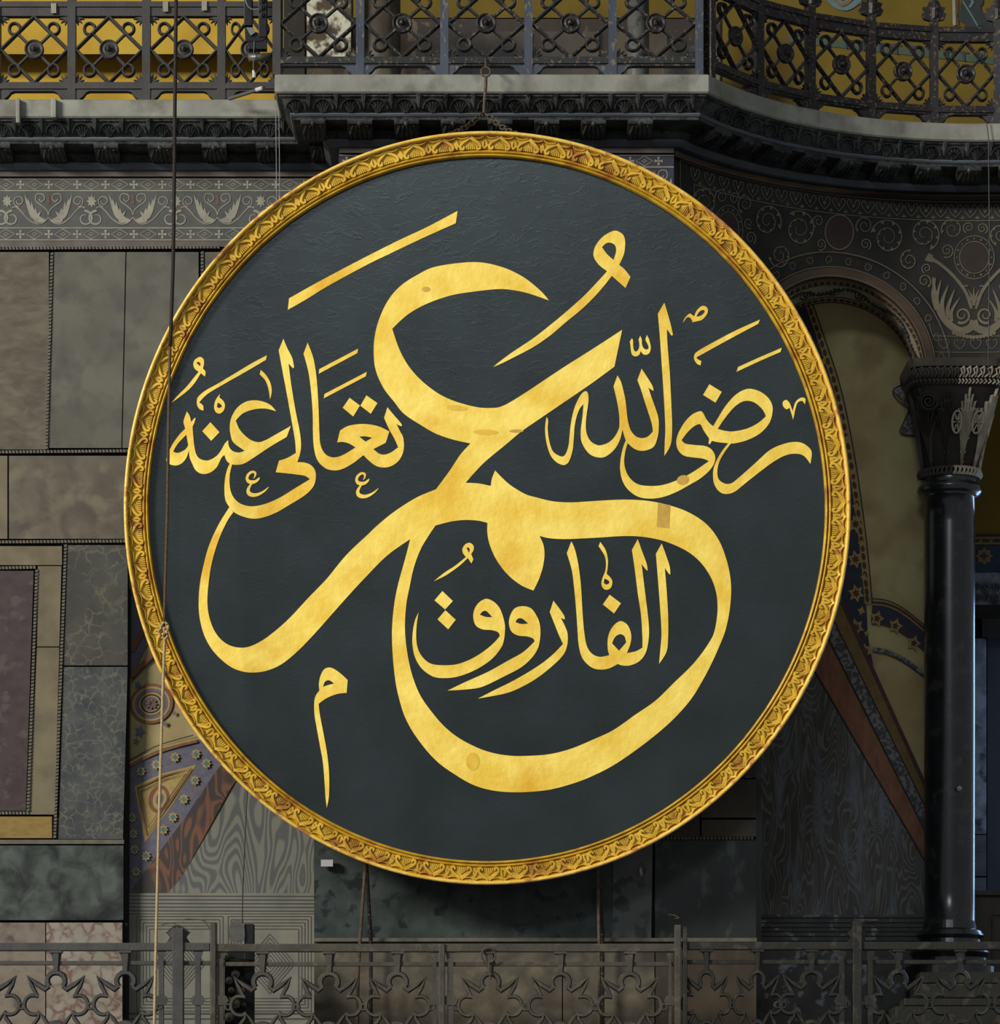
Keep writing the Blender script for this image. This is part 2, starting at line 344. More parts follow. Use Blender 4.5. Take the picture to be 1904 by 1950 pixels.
# ---------------------------------------------------------------- the calligraphy roundel
TILES = dict(A=(520, 390, 4.76), B=(860, 390, 4.76), C=(310, 640, 7.616), D=(400, 640, 4.76), E=(700, 700, 4.76), F=(1020, 560, 6.3467),
             H=(1170, 560, 4.76), I=(370, 900, 3.808), J=(740, 1000, 4.76), K=(1000, 920, 4.76), L=(730, 1200, 4.76), M=(1000, 1200, 4.76),
             N=(560, 1240, 6.095), R=(1060, 790, 12.693), O=(0, 0, 1))
def contour(txt, n=6):
    """outline traced in survey tiles; '*' marks a corner, '@X' changes tile"""
    pts = []; t = None
    for w_ in txt.split():
        if w_[0] == '@': t = TILES[w_[1]]; continue
        c = w_[0] == '*'; x, y = w_.lstrip('*').split(',')
        pts.append((t[0] + float(x) / t[2], t[1] + float(y) / t[2], c))
    m = len(pts); ks = [i for i in range(m) if pts[i][2]]
    if not ks: return smooth_path([p[:2] for p in pts], n, True)
    out = []
    for a, k in enumerate(ks):
        e = ks[(a + 1) % len(ks)]; seg = [pts[k][:2]]; i = k
        while True:
            i = (i + 1) % m; seg.append(pts[i][:2])
            if i == e: break
        out += smooth_path(seg, n)[:-1] if len(seg) > 2 else seg[:-1]
    return out
LET = [
 ('gold_letter', """@B *882,868 800,775 640,650 440,560 200,520 @A 1480,560 1300,640 1150,740 1040,870 960,1040 920,1200 912,1350 930,1500 1000,1660 1100,1790
  @E 330,420 480,520 620,600 780,655 *932,688 840,790 740,940 *620,1103 440,1180 250,1300 100,1420 @I 1257,450 1100,600 960,770 830,905 680,1065 540,1185 430,1250 340,1270 240,1245 160,1170 112,1060 95,940 105,790 130,640 180,480 240,350 *283,288 *255,250 180,370 110,520 65,680 38,830 32,980 48,1100 85,1210 150,1310 250,1400 340,1440 430,1450 530,1435 640,1385 760,1285 880,1160 1000,1025 1120,890 1250,750 1400,600 *1565,483 1530,620 1480,800 1450,950 1434,1120 1436,1280 1450,1450 1475,1600 1530,1780
  @L 320,1000 480,1185 650,1310 820,1405 1000,1455 1200,1470 1400,1460 1560,1435 1750,1380 @M 619,1318 800,1225 1000,1090 1200,935 1360,790 1500,630 1600,470 1690,300 1770,120 @K 1815,1333 1850,1170 1866,1000 1858,850 1820,680 1750,510 1640,370 1480,265 1300,200 1100,160 900,150 700,158 550,168 400,175 250,165 100,130 @E 1428,1147 1300,1070 1220,1000 *1155,933 1125,1010 *1116,1073 1000,1050 *888,1045 980,940 1080,840 1250,700 1400,575 1560,465 1750,335 @B 1250,1632 *1475,1468 *1545,1133 1300,1293 1000,1483 700,1683 520,1795 430,1835 350,1842 250,1838 130,1812 @A 1618,1770 1480,1700 1330,1580 1220,1450 1140,1300 *1080,1125 1150,1055 1250,975 1400,895 1600,825 1800,790 @B 420,765 560,775 700,805""",
  ["""@E *1085,1408 1000,1388 880,1382 760,1395 *615,1432 @J 360,100 290,220 230,380 190,560 160,720 148,900 155,1050 180,1220 220,1380 285,1540 380,1680 500,1820 @L 680,975 850,1065 1000,1115 1150,1138 1300,1140 1500,1125 1700,1075 @M 619,990 800,905 1000,765 1180,640 1350,475 1500,330 1600,210 1680,90 @K 1715,1343 1740,1200 1742,1080 1725,970 1680,850 1590,720 1470,620 1300,540 1150,500 1000,482 850,482 700,492 500,503 350,508 220,500 *130,480 165,560 175,650 160,760 125,870 *75,975 @J 1200,545 1080,450 980,320 920,190 895,80"""],
  'large flowing gold letters swept across the whole roundel'),
 ('gold_slash', "@A *145,848 450,678 830,478 1140,322 1400,200 *1672,56 *1655,168 1350,305 1050,448 850,545 500,735 300,858 *133,953", [], None),
 ('gold_vowel_mark', "@B *1575,755 *1452,645 1330,795 1180,945 1040,1060 900,1180 740,1290 560,1385 450,1440 *378,1470 430,1425 560,1330 740,1210 900,1085 1050,960 1200,825 1320,700 *1408,603 1330,540 1285,460 1305,370 1370,290 1450,243 1500,238 1555,275 1572,340 1565,430 1545,490 *1518,545 1570,590 *1620,655",
  ["@B *1362,385 1400,350 1440,345 1480,368 1490,420 *1468,500 1410,450"], None),
 ('gold_vowel_mark', "@F *1160,535 1175,560 1178,640 1195,690 1225,690 1248,650 1252,600 *1243,550 *1262,505 1280,545 1283,600 1300,650 1330,670 1362,660 1358,620 1335,575 *1325,545 *1343,495 1370,550 1390,640 1378,705 1340,735 1300,728 *1268,690 1250,735 1205,755 1165,735 1150,680 1145,620 *1137,575", [], None),
 ('gold_letter', "@E *1622,448 1635,480 1632,560 1645,660 1680,760 1750,805 1790,790 1820,710 @F 410,1700 430,1530 470,1370 520,1260 565,1195 605,1175 630,1200 638,1270 628,1370 612,1480 605,1600 620,1700 665,1780 740,1825 800,1825 880,1795 950,1730 1000,1640 1012,1560 1005,1430 985,1310 960,1200 *940,1115 *988,983 1030,1060 1060,1170 1085,1290 1100,1430 1115,1540 1150,1650 1210,1720 1280,1742 1350,1725 *1415,1663 1405,1580 1370,1460 1320,1310 1270,1150 *1228,1040 *1280,903 1350,1010 1410,1110 *1425,1168 1400,1160 *1360,1130 1400,1250 1450,1390 1480,1490 1487,1590 1475,1720 1430,1840 1350,1885 1270,1895 1190,1870 *1108,1800 *1085,1760 1065,1700 *1048,1635 @R 1530,600 1400,830 1200,1000 1040,1035 860,990 720,870 600,650 580,400 620,60 @F *578,1330 530,1390 495,1480 470,1600 @R 410,600 380,870 300,1120 230,1195 150,1215 0,1150 @E 1660,800 1625,700 1610,600 1610,520", [], None),
 ('gold_letter', "@H *452,78 480,170 510,280 *530,370 *518,380 *475,318 480,450 500,700 515,1000 522,1200 510,1360 *452,1468 455,1350 460,1200 445,900 425,600 412,400 *393,178", [], None),
 ('gold_vowel_mark', "@H *618,262 640,215 680,178 705,190 *722,203 745,150 790,110 830,115 847,150 830,195 790,235 740,248 *708,258 700,235 680,212 655,215 635,240", ["@H *742,203 765,165 795,145 818,155 800,185 765,203"], None),
 ('gold_slash', "@H *1318,232 *1303,270 1050,405 850,515 *742,575 760,595 *787,607 *780,648 745,630 722,590 725,550 760,515 900,435 1100,330", [], None),
 ('gold_slash', "@H *1515,488 *1505,525 1300,615 *1105,706 *1120,662 1300,580", [], None),
 ('gold_dot', "@H *860,818 *972,887 *915,985 *802,915", [], None),
 ('gold_letter', "@H *895,1198 940,1120 1010,1010 1090,920 1170,870 1240,860 1330,890 1400,950 1432,1020 1425,1110 1390,1190 1310,1270 1200,1325 1100,1352 *1055,1355 1000,1430 950,1520 932,1610 945,1680 1000,1718 1060,1715 1120,1670 1200,1600 1300,1510 1400,1420 1500,1370 1610,1342 1700,1350 1770,1400 1788,1450 *1775,1540 1730,1480 1680,1452 1600,1450 1520,1475 1420,1535 1300,1625 1180,1720 1100,1785 1040,1810 980,1808 930,1770 898,1700 895,1600 920,1520 970,1430 *1030,1353 950,1345 *882,1332 *865,1362 *852,1358 *858,1310 810,1240 785,1190 765,1180 720,1200 660,1255 *608,1325 640,1355 720,1368 820,1378 880,1410 912,1470 905,1530 860,1600 780,1670 680,1730 560,1795 440,1840 330,1855 220,1840 130,1780 75,1700 52,1600 55,1500 75,1400 *103,1325 *118,1355 95,1440 88,1530 110,1620 160,1690 230,1730 340,1740 440,1730 560,1690 700,1620 *855,1515 800,1492 700,1480 630,1465 580,1420 560,1350 575,1270 630,1170 700,1095 770,1063 800,1075 830,1130 860,1170",
  ["@H *935,1222 990,1140 1070,1040 1140,985 1200,968 1270,985 1340,1045 *1372,1108 1300,1170 1200,1220 1080,1245 1000,1240"], None),
 ('gold_vowel_mark', "@H *1618,1138 1605,1090 *1585,1030 1560,1045 1530,1020 1525,980 1555,960 1585,985 1600,1020 *1615,1062 1640,980 1690,940 1730,950 *1725,1000 1700,970 1660,985 1640,1040 1628,1100", [], None),
 ('gold_vowel_mark', "@C *612,588 *552,540 470,670 380,775 250,880 *125,970 230,850 350,730 450,605 *520,520 460,470 443,400 470,340 540,303 590,335 598,400 *582,470 620,520", ["@C *488,390 520,375 545,400 *543,440 515,415"], None),
 ('gold_slash', "@C *1508,280 *1497,345 1200,520 900,690 650,840 *528,962 560,985 *588,1015 *592,1082 540,1065 500,1010 495,930 520,875 620,790 800,690 1100,510 1300,390", [], None),
 ('gold_vowel_mark', "@C *832,840 *820,890 880,945 902,1010 880,1085 825,1125 770,1105 745,1040 755,960 790,890", ["@C *798,965 845,995 *858,1025 820,1045 *785,1030"], None),
 ('gold_slash', "@C *1422,492 1500,570 1560,680 1580,800 *1555,920 1535,780 1490,650 *1405,555", [], None),
 ('gold_dot', "@C *690,1250 *822,1395 *702,1520 *572,1380", [], None),
 ('gold_letter', "@C *1645,1090 1560,1000 1450,950 1330,932 1200,955 1080,1040 1000,1170 972,1300 985,1440 1030,1550 *1190,1665 1100,1690 1010,1665 960,1600 *948,1510 900,1560 850,1650 790,1730 700,1790 620,1805 530,1775 480,1700 455,1580 440,1430 *432,1315 460,1250 *478,1185 450,1200 *413,1250 390,1160 *350,1092 310,1200 *300,1255 *325,1345 250,1420 160,1540 105,1640 70,1720 50,1800 80,1850 180,1878 270,1850 340,1770 *378,1660 390,1760 430,1860 480,1950 571,2000 @D 0,1238 60,1190 100,1110 *130,1078 150,1130 *182,1160 240,1168 310,1155 400,1100 550,1000 *695,915 *732,815 600,890 500,945 430,962 350,930 270,850 *233,765 300,700 400,665 500,658",
  ["@C *342,1430 362,1550 365,1590 320,1650 240,1690 190,1692 *150,1675 220,1560"], None),
 ('gold_letter', "@D *665,25 700,110 745,200 *762,285 *750,292 *712,250 730,400 770,650 810,850 825,980 815,1070 *790,1143 860,1148 920,1175 955,1230 955,1310 925,1380 850,1450 720,1530 600,1600 480,1645 380,1655 280,1630 *213,1595 *175,1550 140,1490 130,1400 135,1300 155,1210 *182,1150 *200,1165 180,1250 178,1350 200,1440 260,1510 340,1540 420,1540 520,1515 640,1460 770,1380 *905,1298 860,1268 780,1255 700,1245 *595,1235 *625,1130 700,1105 *778,1060 770,950 745,800 700,550 655,310 *622,130", [], None),
 ('gold_letter', "@D *885,60 920,150 945,240 965,380 978,550 985,700 990,850 1000,980 1040,1065 1100,1098 1160,1095 1230,1065 *1318,1010 1260,975 1200,960 *1152,965 *1178,858 1240,820 1330,800 1430,800 1530,820 *1625,865 *1592,968 *1480,1025 1530,1065 1580,1075 1640,1055 *1705,1008 1670,930 1620,840 *1577,742 *1607,645 1660,710 1730,790 *1738,818 1715,812 *1690,797 1720,860 1750,920 1757,1010 1740,1080 1700,1140 1640,1180 1570,1192 1500,1175 1440,1130 *1390,1080 1300,1150 1200,1205 1120,1218 1040,1195 970,1120 940,1000 932,850 930,700 915,500 890,320 *847,160",
  ["@D *1352,912 1410,910 *1470,922 *1410,958"], None),
 ('gold_slash', "@D *1342,115 *1335,155 *985,342 *990,300", [], None),
 ('gold_slash', "@D *1420,325 *1412,365 *1030,565 *1038,525", [], None),
 ('gold_dot', "@D *1265,560 *1358,630 *1298,730 *1202,650", [], None),
 ('gold_dot', "@D *1417,538 *1517,608 *1457,705 *1362,632", [], None),
 ('gold_letter', "@N *622,335 *610,485 500,498 380,545 *285,612 300,740 350,1000 385,1200 405,1400 408,1600 400,1720 *380,1818 365,1700 355,1550 335,1300 300,1100 260,880 235,720 235,580 255,510 *293,458 288,380 305,290 345,215 400,190 460,205 540,260", ["@N *338,415 355,360 395,338 430,350 *465,378 400,392"], None),
 ('gold_vowel_mark', "@J *750,348 *718,298 640,370 520,455 *408,510 500,435 600,370 *700,290 672,250 670,210 700,170 740,162 770,190 768,230 *748,262 *768,310", ["@J *705,205 725,205 735,225 *728,250"], None),
 ('gold_dot', "@J *487,598 *582,688 *512,765 *415,682", [], None),
 ('gold_dot', "@J *514,772 *608,858 *540,945 *443,855", [], None),
 ('gold_letter', "@J *272,790 255,900 250,1020 265,1120 310,1200 380,1255 480,1270 600,1265 700,1235 800,1185 900,1115 970,1050 *1008,1005 990,970 930,952 850,945 790,910 767,840 775,770 810,710 860,675 900,670 960,700 1010,760 1045,860 1055,940 1045,1040 1020,1110 950,1200 860,1270 750,1330 620,1375 500,1387 400,1372 300,1300 240,1200 215,1080 220,960 240,860", ["@J *828,812 850,785 885,780 *940,835 880,832"], None),
 ('gold_letter', "@J *533,1500 700,1420 900,1330 1080,1230 1220,1150 *1322,1055 1310,1030 1260,1010 1170,1000 1110,960 1090,880 1110,800 1150,750 1220,735 1290,755 1340,820 1370,900 1375,1000 1355,1110 1300,1200 1200,1290 1050,1370 850,1465 700,1490", ["@J *1150,880 1170,850 1210,848 *1265,893 1200,896"], None),
 ('gold_letter', "@J *1493,685 1550,760 1590,820 *1597,855 1580,850 *1560,840 1600,920 1622,990 1618,1090 1580,1180 1480,1280 1340,1390 1180,1480 1060,1525 940,1550 *808,1573 950,1500 1150,1400 1350,1280 1480,1180 *1580,1078 1540,990 1500,890 *1460,788", [], None),
 ('gold_letter', "@K *418,528 450,600 480,730 500,880 510,1000 520,1180 535,1350 560,1480 610,1550 680,1575 *762,1560 748,1500 750,1400 780,1320 830,1265 875,1252 930,1290 960,1370 955,1450 *922,1540 1000,1525 *1062,1492 1062,1400 1050,1200 1020,1000 995,800 *967,605 *1020,508 1060,620 1100,730 *1110,795 *1095,785 *1055,735 1075,900 1100,1100 1120,1280 1120,1400 1095,1530 1040,1610 960,1650 890,1655 *838,1640 760,1680 680,1690 600,1670 520,1590 485,1470 472,1300 460,1130 440,920 420,780 *377,635", ["@K *787,1452 815,1395 860,1370 900,1390 *915,1445 *850,1520"], None),
 ('gold_dot', "@K *765,1012 *868,1090 *805,1182 *703,1100", [], None),
 ('gold_vowel_mark', "@K *680,533 730,610 750,700 745,780 *738,822 775,860 790,900 775,950 735,968 700,945 692,890 *725,800 732,740 720,660 *665,572", ["@K *718,865 755,885 762,905 735,920 *712,905"], None),
 ('gold_letter', "@K *1237,548 1275,650 1310,760 *1315,830 *1300,820 *1265,770 1280,950 1295,1200 1295,1400 1280,1530 *1213,1640 1225,1500 1235,1350 1220,1100 1205,900 *1184,640", [], None),
]
AI, BI, AO, BO = 644.6, 671.2, 690.0, 715.5     # inner and outer half axes of the moulding
roundel = thing('calligraphy_roundel', 'huge round dark green panel with gold Arabic calligraphy in a carved gilt frame', 'roundel', D(927, 970, 0))
def rimpt(t, s):
    a = AI + (AO - AI) * s; b = BI + (BO - BI) * s
    return 927 + .8 * s + a * math.cos(t), 969.8 - b * math.sin(t)
mb = MB(); rings = 24; n = 180
vs = [D(927, 970, 0)]; fs = []
for r in range(1, rings + 1):
    for k in range(n):
        q = 2 * math.pi * k / n; vs.append(D(927 + (AI + 3) * r / rings * math.cos(q), 970 - (BI + 3) * r / rings * math.sin(q), 0))
for k in range(n):
    fs.append((0, 1 + k, 1 + (k + 1) % n))
    for r in range(rings - 1):
        a = 1 + r * n; fs.append((a + k, a + n + k, a + n + (k + 1) % n, a + (k + 1) % n))
mb.add(vs, fs); mb.build('canvas', MT['canvas'], roundel, smooth=True, label='dark green painted cloth, creased')
for i, (nm, out, holes, lab) in enumerate(LET):
    mb = MB(); mb.poly(contour(out), lambda a, b, h: D(a, b, h), .0045 + .0002 * (i % 5), .004, [contour(h) for h in holes])
    mb.build(nm, MT['goldpaint'], roundel, label=lab)
for pl in ([(1253, 958), (1276, 962), (1274, 1006), (1250, 1003)], ell(811, 551, 8, 5, 14), ell(870, 777, 20, 5, 16, .05), ell(925, 823, 24, 5, 16, .03), ell(983, 821, 14, 3, 14), ell(900, 1450, 13, 17, 16), ell(1300, 914, 12, 9, 12, -.3)):
    mb = MB(); mb.poly(pl, lambda a, b, h: D(a, b, h), .0066); mb.build('tarnish_patch', MT['goldstain' if pl[0][0] in (1253,) or len(pl) in (12, 14) else 'goldstain2'], roundel)
def ayn(dx, dy):
    mb = MB()
    for k, st in enumerate(([(395, 1290, 6), (408, 1268, 14), (408, 1240, 22), (380, 1232, 22), (348, 1255, 24), (335, 1290, 26), (350, 1318, 32), (380, 1325, 34), (412, 1318, 26), (435, 1300, 20), (450, 1282, 6)],
               [(385, 1328, 10), (358, 1365, 22), (345, 1400, 30), (358, 1430, 38), (395, 1442, 34), (440, 1434, 26), (485, 1410, 18), (512, 1388, 12), (533, 1368, 4)])):
        p = smooth_path([(400 + (a + dx) / 4.76, 640 + (b + dy) / 4.76, c / 4.76) for a, b, c in st], 5)
        mb.ribbon([q[:2] for q in p], [q[2] for q in p], lambda a, b, h: D(a, b, h), .0055 + k * .0003)
    mb.build('gold_vowel_mark', MT['goldpaint'], roundel)
ayn(0, 0); ayn(993, 13)
# carved frame
def ring(prof, name, mat, label=None, n=240):
    mb = MB(); vs = []
    for k in range(n):
        t = 2 * math.pi * k / n
        for s_, h in prof:
            x, y = rimpt(t, s_); vs.append(D(x, y, h))
    m = len(prof); fs = [(k * m + j, ((k + 1) % n) * m + j, ((k + 1) % n) * m + j + 1, k * m + j + 1) for k in range(n) for j in range(m - 1)]
    mb.add(vs, fs); return mb.build(name, mat, roundel, smooth=True, label=label)
ring([(-.03, -.01), (-.02, .045), (.02, .062), (.06, .062), (.09, .045), (.11, .03)], 'inner_bead', MT['frame'])
ring([(.11, .03), (.13, .052), (.18, .068), (.23, .052), (.26, .03)], 'inner_bead', MT['frame'])
ring([(.26, .03), (.27, .048), (.4, .048), (.6, .052), (.76, .06), (.84, .078)], 'frame_cove', MT['frame'])
ring([(.84, .078), (.85, .105), (.88, .118), (.97, .118), (1.0, .105), (1.0, -.09), (.9, -.09), (-.03, -.06)], 'outer_lip', MT['lip'], 'worn paler gilt rim')
NL = 79
def leaf_mesh():
    mb = MB(); U, V = .281, .235      # period and width of the moulding in metres
    mp = lambda a, b, h: Vector((a * U, (b - .5) * V, h))
    for sg in (-1, 1):
        p = smooth_path([(0, .76), (sg * .13, .66), (sg * .26, .55), (sg * .345, .42), (sg * .33, .31), (sg * .25, .29), (sg * .225, .36), (sg * .25, .39)], 4)
        wds = [.165 * (1 - .42 * i / len(p)) for i in range(len(p))]
        # widths are in local units: draw in metres instead
        pm = [(a * U, (b - .5) * V) for a, b in p]
        mb.ribbon(pm, [x * U for x in wds], lambda a, b, h: Vector((a, b, h)), .042, .034, flat=False)
        q = smooth_path([(0, .80), (sg * .10, .90), (sg * .25, .70), (sg * .40, .90), (sg * .5, .80)], 5)
        q = [(sg * .02, .83), (sg * .1, .745), (sg * .22, .70), (sg * .34, .71), (sg * .44, .76), (sg * .49, .83)]
        mb.ribbon([(a * U, (b - .5) * V) for a, b in q], .045 * U, lambda a, b, h: Vector((a, b, h)), .056, .03, flat=False)
        c = [(sg * .5, .30), (sg * .43, .42), (sg * .46, .56), (sg * .5, .66)]
        mb.ribbon([(a * U, (b - .5) * V) for a, b in c], [.07 * U, .15 * U, .12 * U, .03 * U], lambda a, b, h: Vector((a, b, h)), .042, .026, flat=False)
    for k in (-2, -1, 0, 1, 2):
        q = [(k * .075, .28), (k * .062, .42), (k * .035, .60 - abs(k) * .05)]
        mb.ribbon([(a * U, (b - .5) * V) for a, b in q], [.075 * U, .07 * U, .03 * U], lambda a, b, h: Vector((a, b, h)), .042, .02, flat=False)
    me = bpy.data.meshes.new('acanthus_leaf'); me.from_pydata([tuple(v) for v in mb.v], [], mb.f); me.update(); me.materials.append(MT['leafgold'])
    return me
lm = leaf_mesh()
# arc-length spacing
T = [2 * math.pi * i / 1440 for i in range(1441)]; cum = [0]
pts = [D(*rimpt(t, .5)) for t in T]
for i in range(1440): cum.append(cum[-1] + (pts[i + 1] - pts[i]).length)
for k in range(NL):
    tgt = cum[-1] * (k + .2) / NL; i = next(j for j in range(1441) if cum[j] >= tgt)
    t = T[i]; c = pts[i]; out = (D(*rimpt(t, 1)) - D(*rimpt(t, 0))).normalized(); ta = out.cross(DN).normalized()
    out = DN.cross(ta).normalized()
    o = bpy.data.objects.new('acanthus_leaf', lm); C.objects.link(o); o.parent = roundel
    mat = Matrix((ta, out, DN)).transposed().to_4x4(); mat.translation = c - roundel.location
    o.matrix_local = mat
# ---------------------------------------------------------------- setting: walls
YL, YP, YB, YR = 35.78, 35.0, 35.93, 37.3      # left wall, projecting pier, left recess, right recess
def mpY(Y): return lambda a, b, h: P(a, b, Y, h)
cyl = lambda a, b, h: onCyl(a, b, h)
def slab(parent, Y, poly, mat, th=.05, h=0.0, name='marble_slab', label=None, bev=.006):
    mb = MB(); mb.poly(poly, mpY(Y), h + th, th); return mb.build(name, MT[mat], parent, label=label)
R4 = lambda x0, y0, x1, y1: [(x0, y0), (x1, y0), (x1, y1), (x0, y1)]
wl = struct('wall_left', (-4.5, YL, 7))
mb = MB(); zt = 13.4
mb.box(-7.5, XC(243, YL), YL, YL + .3, ZC(2050, YL), 11.0)
mb.box(XC(243, YL), -1.64, YL, YL + .3, ZC(640, YL), 11.0)
mb.build('backing', MT['joint'], wl)
def toothed(parent, a, b, Y, size=6.6, name='toothed_moulding', h=.05):
    """narrow shadow joint with a row of slanted marble teeth"""
    mb = MB(); L = math.hypot(b[0] - a[0], b[1] - a[1]); n = int(L / size); ux, uy = (b[0] - a[0]) / L, (b[1] - a[1]) / L; nx, ny = -uy, ux
    mp = mpY(Y)
    for k in range(n):
        s0 = k * size; c = [(s0, -3.6), (s0 + size * .72, -3.6), (s0 + size * .95, 1.6), (s0 + size * .25, 2.2)]
        q = [(a[0] + ux * s + nx * t, a[1] + uy * s + ny * t) for s, t in c]
        mb.poly(q, mp, h + .012, .03)
    o = mb.build(name, MT['bead'], parent, kind='stuff'); return o
# slabs of the left pier
SL = [(R4(-60, 480, 93, 856), 'brown'), ([(103, 480), (239, 480), (231, 853), (92, 853)], 'green'), ([(241, 480), (378, 480), (378, 853), (233, 853)], 'green'),
      (R4(390, 480, 520, 620), 'brown'), (R4(-60, 868, 14, 1026), 'tan'), (R4(17, 868, 262, 1026), 'mottle'),
      ([(-60, 1040), (118, 1040), (118, 1076), (-60, 1076)], 'tan'), ([(72, 1078), (117, 1078), (113, 1231), (70, 1231)], 'tan'), ([(70, 1233), (113, 1233), (104, 1551), (55, 1551)], 'tan'),
      (R4(-60, 1555, 99, 1596), 'ochre'), ([(-60, 1087), (64, 1087), (49, 1544), (-60, 1544)], 'porph'),
      ([(129, 1038), (243, 1038), (243, 1267), (121, 1267)], 'brecA'), ([(121, 1270), (243, 1270), (234, 1598), (111, 1598)], 'brecB'),
      (R4(-60, 1610, 235, 1752), 'verde'), (R4(-60, 1757, 86, 2040), 'beige'), (R4(88, 1757, 233, 2040), 'pave')]
for p, m in SL: slab(wl, YL, p, m)
slab(wl, YL, R4(-60, 1599, 236, 1607), 'bead', .07, name='marble_fillet')
for a, b in [((-50, 474), (420, 471)), ((98, 480), (87, 858)), ((384, 478), (384, 560)), ((-50, 862), (262, 859)), ((-50, 1033), (262, 1031)),
             ((124, 1036), (103, 1600)), ((-50, 1083), (70, 1081)), ((69, 1084), (52, 1550)), ((-50, 1549), (58, 1549))]:
    toothed(wl, a, b, YL)
# inlaid frieze of the left wall (upper left) and of the pier
def frieze(parent, Y, x0, x1, y0, step=161.0, phase=0.0, dark=False):
    mp = mpY(Y); f = MT['frz'] if not dark else MT['pnavy']
    mb = MB(); mb.poly(R4(x0, y0 + 17, x1, y0 + 137), mp, .03, .03); mb.build('frieze_slab', f, parent)
    mb = MB(); mb.poly(R4(x0, y0, x1, y0 + 15), mp, .07, .07); mb.build('frieze_moulding', MT['pink'], parent)
    mb = MB(); mb.poly(R4(x0, y0 + 138, x1, y0 + 149), mp, .05, .05); mb.build('frieze_moulding', MT['pink'], parent)
    mb = MB()
    for yy in (y0 + 19.5, y0 + 42, y0 + 113, y0 + 136): mb.ribbon([(x0, yy), (x1, yy)], 2.2, mp, .034)
    mb.build('inlaid_line', MT['inlay'], parent)
    k = 0; x = x0 - (x0 % 54)
    dm = cm = None
    while x < x1 + 20:
        for yy in (y0 + 30.5, y0 + 125):
            cx = x + 12 + phase
            if x0 + 13 < cx < x1 - 13:
                mb = MB(); mb.ribbon([(cx - 16, yy), (cx, yy - 9.5), (cx + 16, yy), (cx, yy + 9.5)], 1.6, mp, .034, closed=True)
                mb.ribbon([(cx - 4.5, yy), (cx, yy - 3), (cx + 4.5, yy), (cx, yy + 3)], 1.4, mp, .034, closed=True)
                mb.build('inlaid_diamond', MT['inlay'], parent)
            cx += 27
            if x0 + 13 < cx < x1 - 13:
                mb = MB()
                for dx, dy in ((1, 0), (-1, 0), (0, 1), (0, -1)):
                    mb.ribbon([(cx, yy), (cx + dx * 8, yy + dy * 8)], [1.4, 5.4], mp, .034)
                mb.build('inlaid_cross', MT['inlay'], parent)
        x += 54
    n0 = int((x0 - 92) // step) - 1
    for k in range(n0, n0 + 9):
        cx = 92 + phase + k * step + 0; cy = y0 + 83
        if cx < x0 - 60 or cx > x1 + 60: continue
        inr = lambda L: [q for q in L if x0 < q[0] < x1]
        mb = MB()
        for sg in (-1, 1):
            T = lambda L: [(cx + sg * a, cy + b) for a, b in L]
            def rib(L, wd):
                L2 = T(L)
                if all(x0 < q[0] < x1 for q in L2): mb.ribbon(L2, wd, mp, .0345)
            rib(smooth_path([(0, 10), (-10, 20), (-24, 22), (-40, 12), (-52, -2), (-62, -10), (-70, -8)][::1], 4), 2)
            rib([(-56 + 11 * math.cos(a) * (1 - i * .03), -21 + 11 * math.sin(a) * (1 - i * .03)) for i, a in enumerate([1.6 + .42 * j for j in range(20)])], 1.8)
            rib([(-70 + 15 * math.cos(a) * (1 - i * .035), 12 + 15 * math.sin(a) * (1 - i * .035)) for i, a in enumerate([-1.5 - .42 * j for j in range(17)])], [4.5 - .2 * i for i in range(17)])
            rib(smooth_path([(0, 6), (-3, -4), (-13, -13), (-24, -22), (-22, -34), (-11, -34), (-7, -26), (-13, -20), (-18, -25)], 4), 1.8)
            for (a0, b0), (a1, b1), (a2, b2), wd in [((-6, 14), (-30, 8), (-45, -34), 4.5), ((-6, 15), (-30, 4), (-39, -26), 5), ((-6, 16), (-27, 6), (-32, -20), 5), ((-6, 16), (-22, 8), (-25, -8), 5), ((-4, 16), (-24, 16), (-14, -2), 5)]:
                rib(smooth_path([(a0, b0), (a1, b1), (a2, b2)], 5), [2, 3, wd, wd * 1.2, wd * 1.4, wd * 1.5, wd * 1.4, wd * 1.2, wd * .9, wd * .5, .3])
        if mb.v: mb.build('inlaid_scroll', MT['inlay'], parent)
        if x0 < cx - 4 and cx + 4 < x1:
            mb = MB(); mb.ribbon([(cx, cy - 33), (cx, cy - 15)], [5, 6], mp, .0345); mb.build('inlaid_bud', MT['rust'], parent)
        fx = cx + step / 2 + 2
        if x0 + 12 < fx < x1 - 12:
            mb = MB(); fl = []
            for i in range(16):
                a = 2 * math.pi * i / 16; r = 11.5 if i % 2 == 0 else 6.5; fl.append((fx + r * .9 * math.cos(a), y0 + 62 + r * 1.1 * math.sin(a)))
            mb.poly(fl, mp, .0345); mb.build('inlaid_flower', MT['inlay'], parent)
frieze(wl, YL, -60, 640, 321, phase=0)
